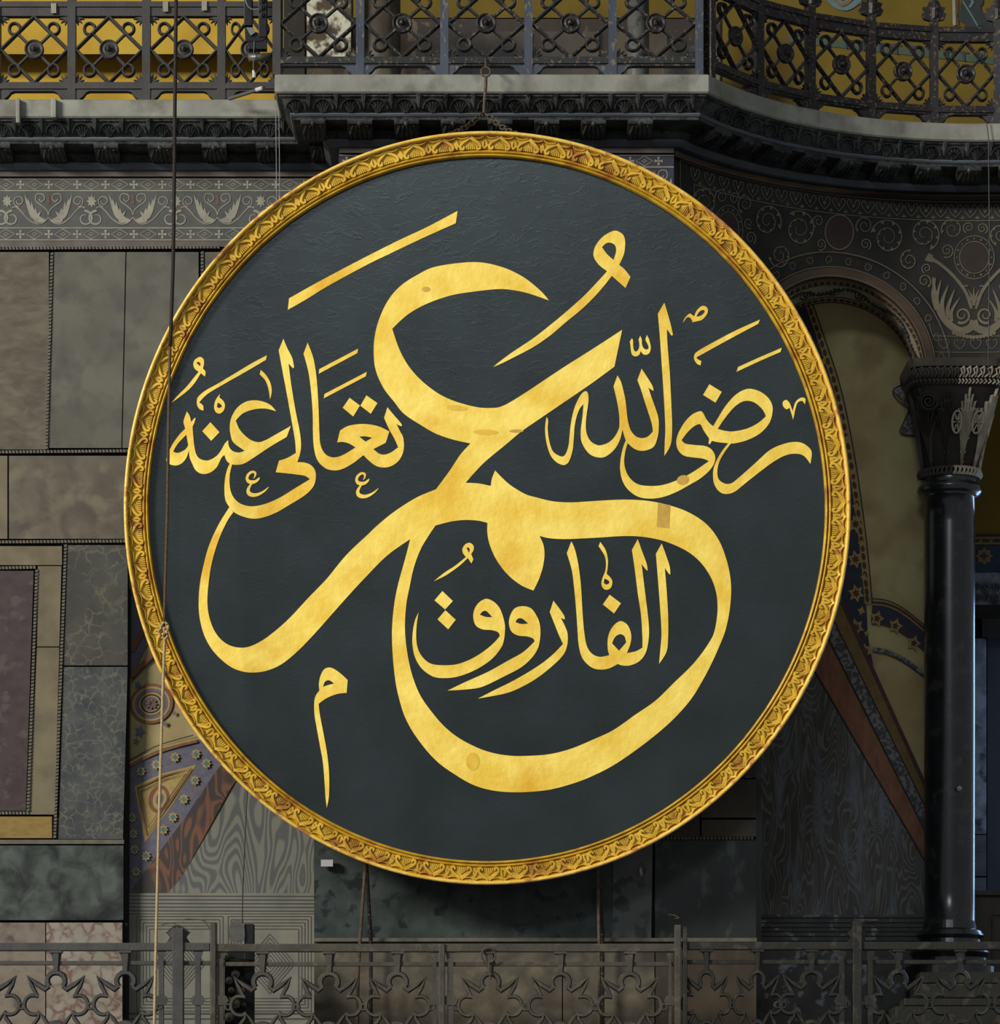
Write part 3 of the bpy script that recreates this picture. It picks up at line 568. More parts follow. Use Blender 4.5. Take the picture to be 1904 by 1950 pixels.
# ---------------------------------------------------------------- the projecting pier behind the roundel
wf = struct('wall_front', (0.2, YP, 6)); PX0, PX1 = -1.64, 1.775
mb = MB(); mb.box(XC(598, YP), XC(1440, YP), YP + .02, YP + 1.6, ZC(2060, YP), ZC(1480, YP)); mb.box(PX0, PX1, YP + .02, YP + 1.0, ZC(1500, YP), 11.0)
mb.box(XC(480, YP), PX0, YP + 1.0, YP + 1.3, ZC(1500, YP), ZC(500, YP)); mb.build('backing', MT['joint'], wf)
mb = MB(); mb.poly(R4(645, 292, 1284, 600), mpY(YP), .02, .02); mb.build('frieze_slab', MT['pnavy'], wf)
def pf(x0, x1): frieze(wf, YP, x0, x1, 276, phase=27, dark=True)
pf(646, 1283)
slab(wf, YP, R4(598, 1540, 1166, 1786), 'serp'); slab(wf, YP, [(1168, 1540), (1244, 1540), (1240, 1786), (1166, 1786)], 'greyv')
slab(wf, YP, R4(1247, 1600, 1440, 1786), 'serpd'); slab(wf, YP, R4(1336, 1561, 1440, 1593), 'dkbrown'); slab(wf, YP, R4(1240, 1500, 1332, 1593), 'dkbrown')
slab(wf, YP, R4(1334, 1484, 1440, 1557), 'dkbrown'); slab(wf, YP, R4(1300, 1440, 1440, 1480), 'dkbrown')
toothed(wf, (1240, 1597), (1440, 1597), YP, 7)
slab(wf, YP, R4(598, 1786, 1441, 1793), 'bead', .12, name='pale_fillet'); slab(wf, YP, R4(598, 1794, 1441, 1799), 'dkbrown', .09, name='fillet')
for a, b in ((598, 842), (844, 1070), (1072, 1246), (1248, 1440)): slab(wf, YP, R4(a, 1801, b, 2060), 'dkbrown' if a > 1200 else 'mottle', .05)
# ---------------------------------------------------------------- left recess with painted plaster
wr = struct('wall_back', (-3, YB, 4))
mb = MB(); mb.box(XC(180, YB), XC(660, YB), YB + .01, YB + .25, ZC(2060, YB), ZC(700, YB)); mb.build('painted_plaster', MT['plaster'], wr)
lay = [0]
def paint(parent, Y, pts, mat, name='painted_field', holes=(), label=None, step=.0012):
    lay[0] += 1; mb = MB(); mb.poly(pts, mpY(Y), .004 + step * (lay[0] % 14)); return mb.build(name, MT[mat], parent, label=label)
def stripe(parent, Y, pts, wd, mat, name='painted_line', h=.022, closed=False):
    mb = MB(); mb.ribbon(pts, wd, mpY(Y), h, closed=closed); return mb.build(name, MT[mat], parent)
slab(wr, YB, [(236, 1120), (248, 1120), (243, 2060), (226, 2060)], 'joint', .12, name='shadow_gap')
lay[0] = 0
paint(wr, YB, [(248, 1120), (262, 1155), (290, 1205), (252, 1290), (247, 1290)], 'pblue')
stripe(wr, YB, [(250, 1288), (295, 1240)], 9, 'pred'); stripe(wr, YB, [(250, 1296), (298, 1246)], 2, 'pdark'); stripe(wr, YB, [(250, 1240), (278, 1190)], 10, 'pred')
for r, m in ((1.0, 'pred'), (.86, 'pyel'), (.76, 'pblue'), (.62, 'pred'), (.56, 'pyel'), (.48, 'pdark'), (.40, 'pyel'), (.34, 'pblue')):
    paint(wr, YB, ell(288, 1340, 42 * r, 38 * r, 28, -.3), m, 'painted_medallion')
mb = MB()
for i in range(8):
    a = i * math.pi / 4; mb.ribbon([(288 + 3 * math.cos(a), 1340 + 3 * math.sin(a)), (288 + 8 * math.cos(a + .1), 1340 + 7 * math.sin(a + .1)), (288 + 12 * math.cos(a), 1340 + 10 * math.sin(a))], [1, 5, 2], mpY(YB), .03)
mb.build('painted_star', MT['pred'], wr)
for cx, cy, s_ in ((266, 1393, 11), (262, 1304, 7), (315, 1378, 6), (332, 1358, 5), (259, 1412, 7)):
    paint(wr, YB, [(cx + s_ * (1 if i % 2 == 0 else .5) * math.cos(i * math.pi / 5), cy + s_ * (1.1 if i % 2 == 0 else .55) * math.sin(i * math.pi / 5)) for i in range(10)], 'pblue', 'painted_flower')
lay[0] = 0
paint(wr, YB, [(247, 1460), (280, 1440), (330, 1418), (372, 1408), (400, 1410), (440, 1440), (420, 1470), (330, 1600), (255, 1700), (243, 1700)], 'pblue')
stripe(wr, YB, smooth_path([(247, 1448), (300, 1420), (368, 1400)], 5), 2, 'pdark')
stripe(wr, YB, smooth_path([(247, 1456), (300, 1430), (374, 1409)], 5), 9, 'pyel', h=.0235)
stripe(wr, YB, smooth_path([(247, 1458), (300, 1431), (376, 1411)], 5), 5, 'pred', h=.025)
paint(wr, YB, [(245, 1700), (290, 1640), (350, 1560), (410, 1470), (436, 1440), (470, 1455), (440, 1500), (385, 1600), (335, 1690), (325, 1702)], 'moireB', label='red-brown wavy painted marble')
paint(wr, YB, [(256, 1497), (310, 1473), (374, 1456), (330, 1530), (276, 1604)], 'pyel')
stripe(wr, YB, [(262, 1501), (312, 1477), (364, 1463), (325, 1524), (279, 1590)], 3.5, 'pred', closed=True); stripe(wr, YB, [(268, 1507), (314, 1484), (354, 1473), (320, 1522), (281, 1576)], 1.6, 'pdark', closed=True)
paint(wr, YB, ell(303, 1522, 20, 27, 20, .2), 'pred', 'painted_medallion'); paint(wr, YB, ell(304, 1522, 13, 20, 20, .2), 'pyel', 'painted_medallion'); paint(wr, YB, ell(304, 1522, 7, 12, 20, .2), 'pblue', 'painted_medallion')
for cx, cy in ((333, 1442), (373, 1436), (297, 1456), (268, 1469), (393, 1454), (371, 1486), (350, 1522), (329, 1556), (311, 1580), (251, 1557), (254, 1588), (256, 1618), (278, 1630), (259, 1660)):
    mb = MB(); mb.poly([(cx + (10.5 if i % 2 == 0 else 7) * .9 * math.cos(i * math.pi / 8), cy + (10.5 if i % 2 == 0 else 7) * math.sin(i * math.pi / 8)) for i in range(16)], mpY(YB), .027)
    mb.build('painted_star', MT['pyel'], wr)
    mb = MB(); mb.poly([(cx + (6.5 if i % 2 == 0 else 4) * math.cos(i * math.pi / 4), cy + (6.5 if i % 2 == 0 else 4) * math.sin(i * math.pi / 4)) for i in range(8)], mpY(YB), .0285)
    mb.build('star_centre', MT['pteal'], wr)
lay[0] = 3
paint(wr, YB, [(470, 1400), (640, 1400), (640, 1702), (318, 1702), (345, 1672), (400, 1580), (450, 1490)], 'moireL', 'watered_marble_field', label='grey wavy-veined panel')
slab(wr, YB, R4(244, 1701, 640, 1740), 'lined', .03, name='banded_slab'); slab(wr, YB, R4(244, 1741, 640, 2060), 'lined', .028, name='inlaid_slab')
for y in (1706, 1713, 1720, 1727, 1734): stripe(wr, YB, [(244, y), (640, y + 1)], 2.0, 'linedk', 'inlaid_line', .034)
for x0, x1 in ((260, 424), (434, 592)):
    mb = MB()
    for k in range(5): mb.ribbon(R4(x0 + k * 6, 1745 + k * 6, x1 - k * 6, 1925 - k * 6), 1.4, mpY(YB), .034, closed=True)
    cx = (x0 + x1) / 2
    for k in range(7): mb.ribbon([(cx - 48 + k * 7, 1835), (cx, 1778 + k * 8), (cx + 48 - k * 7, 1835), (cx, 1892 - k * 8)], 1.6, mpY(YB), .034, closed=True)
    mb.build('inlaid_squares', MT['linedk'], wr)
stripe(wr, YB, [(244, 1930), (640, 1930)], 3, 'linedk', 'inlaid_line', .034); stripe(wr, YB, [(244, 1940), (640, 1940)], 2, 'linedk', 'inlaid_line', .034)
# ---------------------------------------------------------------- cornice swept round all three walls
def path(o):
    r = ER - o; pts = [(-8, YL - o), (PX0 - o, YL - o), (PX0 - o, YP - o)]
    dy = YP - o - EYC; x1 = EXC - math.sqrt(r * r - dy * dy); a0 = math.atan2(dy, x1 - EXC)
    a1 = math.radians(42); n = 30
    pts += [(EXC + r * math.cos(a0 + (a1 - a0) * k / n), EYC + r * math.sin(a0 + (a1 - a0) * k / n)) for k in range(n + 1)]
    return pts
def sweep(parent, prof, mat, name, smooth=False, seg=None, label=None):
    """prof: closed list of (offset, z)"""
    rows = [path(o) for o, z in prof]; m = len(prof); n = len(rows[0]); lo_, hi_ = seg or (0, n - 1)
    mb = MB(); vs = [(rows[j][i][0], rows[j][i][1], prof[j][1]) for i in range(lo_, hi_ + 1) for j in range(m)]
    k = hi_ - lo_; fs = [(i * m + j, i * m + (j + 1) % m, (i + 1) * m + (j + 1) % m, (i + 1) * m + j) for i in range(k) for j in range(m)]
    fs += [tuple(range(m))[::-1], tuple(k * m + j for j in range(m))]
    mb.add(vs, fs); return mb.build(name, MT[mat], parent, smooth=smooth, label=label)
SEGS = [(0, 1), (1, 2), (2, 3), (3, 33)]
tr = struct('trim_1', (0, 35, 11.1))
sl = [(-1.2, 11.155), (.6, 11.155), (.615, 11.17), (.615, 11.33), (.6, 11.343), (-1.2, 11.343)]
for sg in SEGS: sweep(tr, sl, 'slab', 'ledge_slab', seg=sg)
for sg in SEGS: sweep(tr, [(.05, 11.155), (.575, 11.155), (.575, 11.135), (.545, 11.12), (.50, 11.05), (.45, 11.0), (.05, 11.0)], 'carved', 'carved_ovolo', seg=sg)
for sg in SEGS: sweep(tr, [(.05, 11.0), (.47, 11.0), (.475, 10.985), (.46, 10.968), (.05, 10.968)], 'fascia', 'pale_bead', seg=sg)
for sg in SEGS: sweep(tr, [(.0, 10.968), (.45, 10.968), (.44, 10.94), (.12, 10.93), (.10, 10.83), (.0, 10.83)], 'carved', 'corona_soffit', seg=sg)
for sg in SEGS: sweep(tr, [(-.02, 10.835), (.15, 10.835), (.16, 10.82), (.10, 10.775), (-.02, 10.775)], 'fascia', 'fascia_moulding', seg=sg)
# brackets (modillions) and carved leaf relief along the path
def along(off, pts_only=False):
    return path(off)
def place_path(off, s0, s1, seg):
    p = path(off); segs = p[seg[0]:seg[1] + 1]; return segs
def walk(off, seg, spacing, start, ext=0.0):
    pl = [Vector((x, y, 0)) for x, y in path(off)[seg[0]:seg[1] + 1]]; out = []; d = start; acc = 0
    for i in range(len(pl) - 1):
        L = (pl[i + 1] - pl[i]).length; t = (pl[i + 1] - pl[i]).normalized()
        while d <= acc + L + (ext if i == len(pl) - 2 else 0):
            out.append((pl[i] + t * (d - acc), t)); d += spacing
        acc += L
    return out
def bracket_mesh():
    mb = MB(); w2 = .125
    prof = [(0, 10.84), (.10, 10.835), (.22, 10.85), (.31, 10.89), (.33, 10.93), (.33, 10.945), (0, 10.945)]
    for sx in (1,):
        vs = [(x, -o, z - 10.9) for x in (-w2, w2) for o, z in prof]; m = len(prof)
        mb.add(vs, [tuple(range(m)), tuple(range(m, 2 * m))[::-1]] + [(j, (j + 1) % m, m + (j + 1) % m, m + j) for j in range(m)])
    # leaf relief on the bracket underside and the scroll on its face
    for k in (-2, -1, 0, 1, 2):
        mb.tube([(k * .045, -.06, 10.832 - 10.9), (k * .05, -.2, 10.84 - 10.9), (k * .035, -.31, 10.885 - 10.9)], .012, 5)
    mb.tube([(-w2, -.33, .012), (w2, -.33, .012)], .02, 6); mb.lathe([(.0, -.36), (.02, -.35), (.03, -.33)], (0, 0, .0), 8, 'y')
    me = bpy.data.meshes.new('bracket'); me.from_pydata([tuple(v) for v in mb.v], [], mb.f); me.update(); me.materials.append(MT['carved']); return me
def ovolo_leaf():
    mb = MB()
    # arch of leaves hung under the slab: fan and tongue
    mp = lambda a, b, h: Vector((a, -(.46 + (b) * .75) - h, -.075 + b))
    arc = [(.10 * math.cos(a), .025 + .085 * math.sin(a)) for a in [math.pi * i / 10 for i in range(11)]]
    mb.ribbon(arc, .018, mp, .0, .03, flat=False)
    for i in range(5):
        a = math.radians(30 + i * 30); mb.ribbon([(.015 * math.cos(a), .0), (.05 * math.cos(a), .03 + .04 * math.sin(a)), (.075 * math.cos(a), .035 + .06 * math.sin(a))], [.01, .02, .008], mp, .0, .025, flat=False)
    mb.ribbon([(.137, .15), (.137, .08), (.137, .03)], [.06, .035, .006], mp, .0, .035, flat=False)
    me = bpy.data.meshes.new('carved_leaf'); me.from_pydata([tuple(v) for v in mb.v], [], mb.f); me.update(); me.materials.append(MT['carved']); return me
bm_, ol = bracket_mesh(), ovolo_leaf()
def dup(me, name, parent, loc, t, sx=1.0):
    o = bpy.data.objects.new(name, me); C.objects.link(o); o.parent = parent
    o.location = loc - parent.location; o.rotation_euler = (0, 0, math.atan2(t.y, t.x)); o.scale = (sx, 1, 1); return o
for sg, st in (((0, 1), .62), ((2, 3), -.12), ((3, 33), .3)):
    for p, t in walk(.12, sg, .555 if sg[0] == 0 else .47, st):
        if p.x > 6.6: continue
        dup(bm_, 'bracket', tr, Vector((p.x, p.y, 10.9)), t)
for sg in ((0, 1), (2, 3), (3, 33)):
    for p, t in walk(0.0, sg, .275, .14 if sg[0] != 2 else -.41, .3 if sg[0] == 2 else 0):
        if p.x > 6.6 or p.x < -5.6: continue
        dup(ol, 'carved_leaf', tr, Vector((p.x, p.y, 11.075)), t)
# ---------------------------------------------------------------- exedra wall with its arch
we = struct('wall_right', (4, 36.3, 9))
AX, AR, AZ = 3.59, .925, 8.90
def ex_depth(X): return EYC + math.sqrt(max(0, ER ** 2 - (X - EXC) ** 2))
def arch_z(X):
    if abs(X - AX) < AR: return AZ + math.sqrt(AR ** 2 - (X - AX) ** 2)
    return 8.98 if X > AX + AR else ZC(1480, YP)
mb = MB(); xs = [PX0 + 3.415 + (2.665 - 1.775) * i / 8 for i in range(8)] + [AX - AR * math.cos(math.pi * i / 48) for i in range(49)] + [4.53 + .1 * i for i in range(23)]
xs[0] = PX1
vs = []; NZ = 6
for X in xs:
    z0 = arch_z(X); Y = ex_depth(X)
    for j in range(NZ + 1): vs.append((X, Y, z0 + (10.80 - z0) * j / NZ))
mb.add(vs, [(i * (NZ + 1) + j, (i + 1) * (NZ + 1) + j, (i + 1) * (NZ + 1) + j + 1, i * (NZ + 1) + j + 1) for i in range(len(xs) - 1) for j in range(NZ)])
mb.build('inlaid_wall_face', MT['exed'], we, smooth=True)
# pier return below the arch springing and solid side of the recess
mb = MB(); mb.box(XC(1438, YP), XC(1440, YP) + .05, YP, YR + .1, ZC(2060, YP), ZC(1000, YP)); mb.build('pier_return', MT['serpd'], we)
def soff(name, t0, t1, mat, a0=0, a1=180, lift=0.0):
    mb = MB(); n = 48; vs = []
    for i in range(n + 1):
        a = math.radians(a0 + (a1 - a0) * i / n); r = AR - lift; X = AX + r * math.cos(a); Z = AZ + r * math.sin(a); Yf = ex_depth(AX + AR * math.cos(a))
        for t in (t0, t1): vs.append((X, Yf + (YR + .02 - Yf) * t, Z))
    mb.add(vs, [(2 * i, 2 * i + 1, 2 * i + 3, 2 * i + 2) for i in range(n)]); return mb.build(name, MT[mat], we, smooth=True)
def smap(a, t, lift=.006):
    q = math.radians(a); r = AR - lift; X = AX + r * math.cos(q); Yf = ex_depth(AX + AR * math.cos(q))
    return Vector((X, Yf + (YR + .02 - Yf) * t, AZ + r * math.sin(q)))
soff('soffit_edge', 0, .08, 'exbrown'); soff('soffit_ground', .08, 1.0, 'pcream'); soff('soffit_line', .10, .125, 'pmaroon', lift=.003); soff('soffit_line', .26, .285, 'pmaroon', lift=.003)
soff('soffit_line', .74, .77, 'pmaroon', lift=.003); soff('soffit_line', .95, 1.0, 'pmaroon', lift=.003)
def sbeads(tc):
    for i in range(40):
        a = 4 + i * 4.4; mb = MB()
        mb.poly([(a + 1.9 * math.cos(k * math.pi / 4), tc + .05 * math.sin(k * math.pi / 4)) for k in range(8)], lambda x, y, h: smap(x, y, .007)); mb.build('painted_bead', MT['pmaroon'], we)
sbeads(.19); sbeads(.86)
for k in range(9):
    a0 = 6 + k * 19; sg = 1 if k % 2 else -1; mb = MB(); sm = lambda x, y, h: smap(x, y, .008)
    pl_ = smooth_path([(a0, .5 + sg * .14), (a0 + 6, .5), (a0 + 12, .5 - sg * .12), (a0 + 19, .5 - sg * .14)], 5)
    for (x0, y0), (x1, y1) in zip(pl_, pl_[1:]): mb.poly([(x0, y0 - .018), (x1, y1 - .018), (x1, y1 + .018), (x0, y0 + .018)], sm)
    pts_ = [(a0 + 8 + 5 * math.cos(q) * (1 - i * .04), .52 + .16 * math.sin(q) * (1 - i * .04)) for i, q in enumerate([.5 * j for j in range(18)])]
    mb.ribbon(pts_, 0.02 * 45, lambda x, y, h: smap(x, y, .009)) if False else None
    for i in range(len(pts_) - 1):
        (x0, y0), (x1, y1) = pts_[i], pts_[i + 1]; mb.poly([(x0, y0 - .016), (x1, y1 - .016), (x1 + .5, y1 + .016), (x0 + .5, y0 + .016)], lambda x, y, h: smap(x, y, .009))
    for j in range(7):
        x = a0 + 2 + j * 2.6; y = .5 - sg * .10 * math.sin(j * .5 - 1); mb.poly([(x, y), (x + 1.3, y + .09), (x + 1.9, y + .01)], sm); mb.poly([(x, y), (x + 1.3, y - .09), (x + 1.9, y - .01)], sm)
    mb.build('painted_foliage', MT['pteal'] if False else MT['pnavyblue'], we)
# inlay of the exedra wall: drawn on the cylinder
def ex(name, items, mat='exin', h=.008):
    mb = MB()
    for it in items:
        if it[0] == 'p': mb.poly(it[1], cyl, h)
        else: mb.ribbon(it[1], it[2], cyl, h, closed=len(it) > 3)
    return mb.build(name, MT[mat], we)
def zline(z, x0, x1, n=40):
    """photo-space line of constant height on the curved wall"""
    out = []
    for i in range(n + 1):
        X = x0 + (x1 - x0) * i / n; Y = ex_depth(X); out.append((HX + X / Y * F, HY - z / Y * F))
    return out
zt_, zb_ = 10.69, 10.49
ex('inlaid_line', [('r', zline(10.70, 1.84, 6.4), 1.8), ('r', zline(10.50, 1.99, 6.4), 1.8), ('r', [zline(10.70, 1.84, 2)[0], zline(9.4, 1.84, 2)[0]], 1.6), ('r', [zline(10.50, 1.99, 2)[0], zline(9.4, 1.99, 2)[0]], 1.6)])
mb = MB(); a_ = zline(10.775, 1.78, 6.4); b_ = zline(10.715, 1.78, 6.4); mb.poly(a_ + b_[::-1], cyl, .05, .05); mb.build('stone_moulding', MT['exbrown'], we)
X = 2.0
while X < 6.2:
    Y = ex_depth(X); k = abs((X - EXC)) / ER; sx = 28 * math.sqrt(1 - k * k) / 30
    cx = HX + X / Y * F; cy = HY - 10.6 / Y * F; it = []
    dcy = (zline(10.6, X, X + .1, 1)[1][1] - zline(10.6, X, X + .1, 1)[0][1]) / max(1e-6, zline(10.6, X, X + .1, 1)[1][0] - zline(10.6, X, X + .1, 1)[0][0])
    for sg in (-1, 1):
        L = smooth_path([(0, 12), (sg * 9, 2), (sg * 12, -7), (sg * 8, -12), (sg * 4, -9), (sg * 5, -5)], 4)
        it.append(('r', [(cx + a * sx * 1.1, cy + b + a * sx * dcy) for a, b in L], 1.5))
    for q in (-1, 0, 1): it.append(('r', [(cx, cy + 3), (cx + q * 4 * sx, cy - 6 + abs(q) * 2)], [2, .6]))
    cx2 = cx + 14.5 * sx
    for q in (-2, -1, 0, 1, 2): it.append(('r', [(cx2, cy + 14 + 14 * dcy), (cx2 + q * 3.2 * sx, cy + 7 + abs(q) * 2.5 + 14 * dcy)], [2.2, .5]))
    ex('inlaid_heart', it); X += .158 * (1 + .0)
def volute(cx, cy, r, ccw=1, a0=0, sx=1.0, turns=2.0, leaves=10, label=None):
    it = []; L = spiral(0, 0, r, r * .16, turns, a0, ccw, 20); n = len(L)
    it.append(('r', [(cx + a * sx, cy + b) for a, b in L], [2.4 - 1.2 * i / n for i in range(n)]))
    for i in range(leaves):
        t = i / leaves * .62; rr = r + (r * .16 - r) * t; q = a0 + ccw * 2 * math.pi * turns * t
        px, py = rr * math.cos(q), rr * math.sin(q); q2 = q + ccw * .42; ri = rr * .74
        it.append(('p', [(cx + px * sx, cy + py), (cx + (rr * .99) * math.cos(q + ccw * .35) * sx, cy + rr * .99 * math.sin(q + ccw * .35)), (cx + ri * math.cos(q + ccw * .18) * sx, cy + ri * math.sin(q + ccw * .18))]))
    ex('inlaid_volute', it)
for a in [(1341, 386, 28, 1, 3.6, .85), (1461, 421, 33, -1, .5, .82), (1522, 436, 36, 1, -2.2, .88), (1373, 374, 15, 1, 3, .8, 1.6, 0), (1398, 378, 12, -1, 0, .8, 1.6, 0), (1419, 388, 19, 1, 2, .82, 1.6, 7),
          (1425, 425, 11, 1, 1, .8, 1.5, 0), (1429, 453, 13, -1, 1, .8, 1.6, 0), (1485, 486, 25, -1, 3, .85, 1.8, 8), (1558, 421, 13, 1, 2, .85, 1.6, 0), (1563, 465, 12, -1, 2, .85, 1.6, 0),
          (1646, 430, 19, 1, 2.5, .9, 1.7, 6), (1648, 465, 12, -1, 1, .9, 1.6, 0), (1690, 452, 36, 1, 3.4, .92), (1760, 446, 32, -1, 1.2, .95), (1731, 496, 20, -1, -1.4, .92, 1.7, 8),
          (1813, 437, 22, 1, 2.8, .97, 1.7, 8), (1803, 477, 14, -1, 2, .97, 1.7, 5), (1844, 433, 11, 1, 2, 1, 1.6, 0), (1870, 435, 11, -1, 1, 1, 1.6, 0), (1906, 447, 22, 1, 2, 1, 1.7, 8),
          (1764, 511, 10, 1, 2, .95, 1.5, 0), (1760, 535, 14, -1, 1, .95, 1.5, 4), (1330, 330 + 28, 1, 1, 0, 1, 1, 0)][:-1]: volute(*a)
def roundel_in(cx, cy, rx, ry, beads=True):
    if beads:
        ex('inlaid_ring', [('r', ell(cx, cy, rx, ry, 36), 1.8, 1), ('r', ell(cx, cy, rx * .74, ry * .74, 36), 1.8, 1)])
        for i in range(16):
            q = 2 * math.pi * i / 16; bx, by = cx + rx * .87 * math.cos(q), cy + ry * .87 * math.sin(q)
            ex('inlaid_bead', [('p', ell(bx, by, 2.6 if i % 2 else 1.4, 2.2, 6))])
        ex('marble_disc', [('p', ell(cx, cy, rx * .70, ry * .70, 32))], 'exred')
    else:
        ex('inlaid_ring', [('r', ell(cx, cy, rx, ry, 36), 2.2, 1)]); ex('marble_disc', [('p', ell(cx, cy, rx * .96, ry * .96, 32))], 'exred')
roundel_in(1386, 438, 28, 47); roundel_in(1598, 442, 27, 33, False); roundel_in(1855, 490, 38, 41)
# fan of flame leaves and twin volutes above the column
it = []
for sg in (-1, 1):
    T_ = lambda L: [(1854 + sg * (a - 1854) if sg > 0 else 1854 - (a - 1854), b) for a, b in L]
    T_ = (lambda L, s=sg: [(1854 + s * (1854 - a), b) for a, b in L])
    it.append(('r', T_(smooth_path([(1768, 490), (1790, 503), (1815, 525), (1838, 555), (1850, 588)], 6)), [10, 9, 8, 7, 6.5, 6, 6, 6, 6, 6, 6, 6, 6, 6, 6, 6, 6, 6, 6, 6, 6, 6, 6, 5, 5]))
    it.append(('p', T_([(1760, 496), (1768, 482), (1776, 486), (1778, 500), (1768, 498)])))
    it.append(('r', T_(smooth_path([(1843, 545), (1836, 545), (1836, 552), (1843, 562), (1850, 572)], 4)), 2.5))
    body = smooth_path([(1777, 528), (1780, 560), (1790, 596), (1808, 618), (1828, 630), (1848, 624), (1854, 610)], 5)
    it.append(('r', T_(body), [4 + 10 * math.sin(min(1, i / 20) * math.pi / 2) for i in range(len(body))]))
    for x0, y0, x1, y1, x2, y2, wd in ((1783, 590, 1776, 560, 1782, 527, 7), (1790, 600, 1784, 568, 1792, 532, 7), (1797, 605, 1794, 575, 1806, 542, 8), (1806, 606, 1805, 585, 1818, 550, 8), (1812, 612, 1812, 592, 1828, 566, 7)):
        it.append(('r', T_(smooth_path([(x0, y0), (x1, y1), (x2, y2)], 5)), [wd, wd, wd, wd, wd * .95, wd * .9, wd * .8, wd * .65, wd * .5, wd * .3, .4]))
    it.append(('r', T_(spiral(1832, 600, 16, 4, 1.4, math.radians(120), -1)), [5 - .13 * i for i in range(len(spiral(1832, 600, 16, 4, 1.4, 0, -1)))]))
for k in range(13): it.append(('p', ell(1816 + k * 6.4, 634 + 8 * math.sin(math.pi * k / 12), 3.6, 4, 8)))
for q in (-1, 0, 1): it.append(('r', [(1854, 582), (1854 + q * 5, 562), (1854 + q * 11, 551 - (1 - abs(q)) * 5)], [4, 4, .5]))
ex('inlaid_palmette', it)
# border that follows the arch
def archline(dr, a0=0, a1=180, n=40):
    out = []
    for i in range(n + 1):
        a = math.radians(a0 + (a1 - a0) * i / n); X = AX + (AR + dr) * math.cos(a); Z = AZ + (AR + dr) * math.sin(a); Y = ex_depth(X); out.append((HX + X / Y * F, HY - Z / Y * F))
    return out
ex('arch_moulding', [('r', archline(.055, 0, 180), 17)], 'exbrown', .03); ex('inlaid_line', [('r', archline(.115, 0, 180), 1.6), ('r', archline(.27, 4, 180), 1.6), ('r', archline(.02, 0, 180), 1.4)], 'exin', .034)
for i in range(16):
    a = 8 + i * 11; q0 = archline(.19, a, a + .1, 1)[0]; ex('inlaid_heart', [('r', [(q0[0] + 7 * math.cos(t) * (1 - j * .04), q0[1] + 8 * math.sin(t) * (1 - j * .04)) for j, t in enumerate([.6 * m_ + i for m_ in range(12)])], 1.2)])
ex('inlaid_line', [('r', zline(9.10, 4.62, 6.3, 12), 1.5), ('r', zline(9.27, 4.60, 6.3, 12), 1.5), ('r', [zline(9.27, 4.6, 5, 2)[0], zline(9.40, 4.56, 5, 2)[0]], 1.5)])
for k in range(9):
    X = 4.72 + k * .17; Y = ex_depth(X); cx, cy = HX + X / Y * F, HY - 9.185 / Y * F
    ex('inlaid_heart', [('r', [(cx + sg * a, cy + b) for a, b in smooth_path([(0, 9), (8, 2), (10, -6), (6, -9), (3, -6)], 3)], 1.2) for sg in (-1, 1)])
# right recess: painted wall under the arch
wb = struct('wall_far', (4.2, YR, 5))
mb = MB(); mb.box(XC(1425, YR), XC(1778, YR), YR + .01, YR + .2, ZC(2060, YR), ZC(540, YR)); mb.build('painted_plaster', MT['plasterR'], wb)
lay[0] = 0
cen = smooth_path([(1505, 560), (1535, 640), (1568, 740), (1590, 850), (1606, 960), (1618, 1060), (1627, 1160), (1630, 1215), (1640, 1270)], 6)
stripe(wb, YR, cen, 46, 'pnavy', 'painted_band', .008)
edge = smooth_path([(1532, 560), (1560, 640), (1592, 740), (1615, 850), (1632, 960), (1644, 1060), (1652, 1150)], 6)
stripe(wb, YR, edge, 11, 'pyelR', 'painted_line', .011); stripe(wb, YR, [(x + 9, y) for x, y in edge], 2.2, 'pdark', 'painted_line', .013)
for i in range(0, len(edge) - 1, 1):
    x, y = edge[i]
    if i % 1 == 0: mb = MB(); mb.poly(ell(x, y, 4, 7.5, 8, -.2), mpY(YR), .013); mb.build('painted_bead', MT['pmaroon'], wb)
for cx, cy, s_, m in ((1541, 640, 7, 0), (1566, 690, 8, 0), (1570, 730, 7, 0), (1585, 768, 8, 0), (1600, 800, 7, 0), (1612, 835, 6, 0), (1622, 900, 6, 0), (1630, 965, 8, 0), (1629, 998, 16, 1), (1640, 1035, 7, 0), (1629, 1065, 16, 1), (1645, 1100, 7, 0), (1630, 1130, 16, 1), (1640, 1163, 8, 0), (1630, 1195, 16, 1), (1650, 1206, 6, 0), (1648, 1240, 14, 1)):
    star = [(cx + s_ * (1 if i % 2 == 0 else .55) * math.cos(i * math.pi / (6 if m else 4) + .3), cy + s_ * (1.15 if i % 2 == 0 else .6) * math.sin(i * math.pi / (6 if m else 4) + .3)) for i in range(12 if m else 8)]
    mb = MB(); mb.poly(star, mpY(YR), .015); mb.build('painted_star', MT['pyelR'], wb)
    if m: mb = MB(); mb.poly([(cx + (a - cx) * .5, cy + (b - cy) * .5) for a, b in star], mpY(YR), .017); mb.build('star_centre', MT['pmaroon'], wb)
arm = smooth_path([(1660, 1168), (1690, 1172), (1725, 1190), (1780, 1236)], 6)
stripe(wb, YR, arm, 34, 'pnavy', 'painted_band', .010)
stripe(wb, YR, [(x + 1, y - 21) for x, y in arm], 10, 'pyelR', 'painted_line', .012); stripe(wb, YR, [(x + 1, y - 21) for x, y in arm], 5, 'pmaroon', 'painted_line', .014); stripe(wb, YR, [(x, y - 28) for x, y in arm], 2, 'pdark', 'painted_line', .014)
stripe(wb, YR, [(x, y + 19) for x, y in arm], 4, 'pmaroon', 'painted_line', .014)
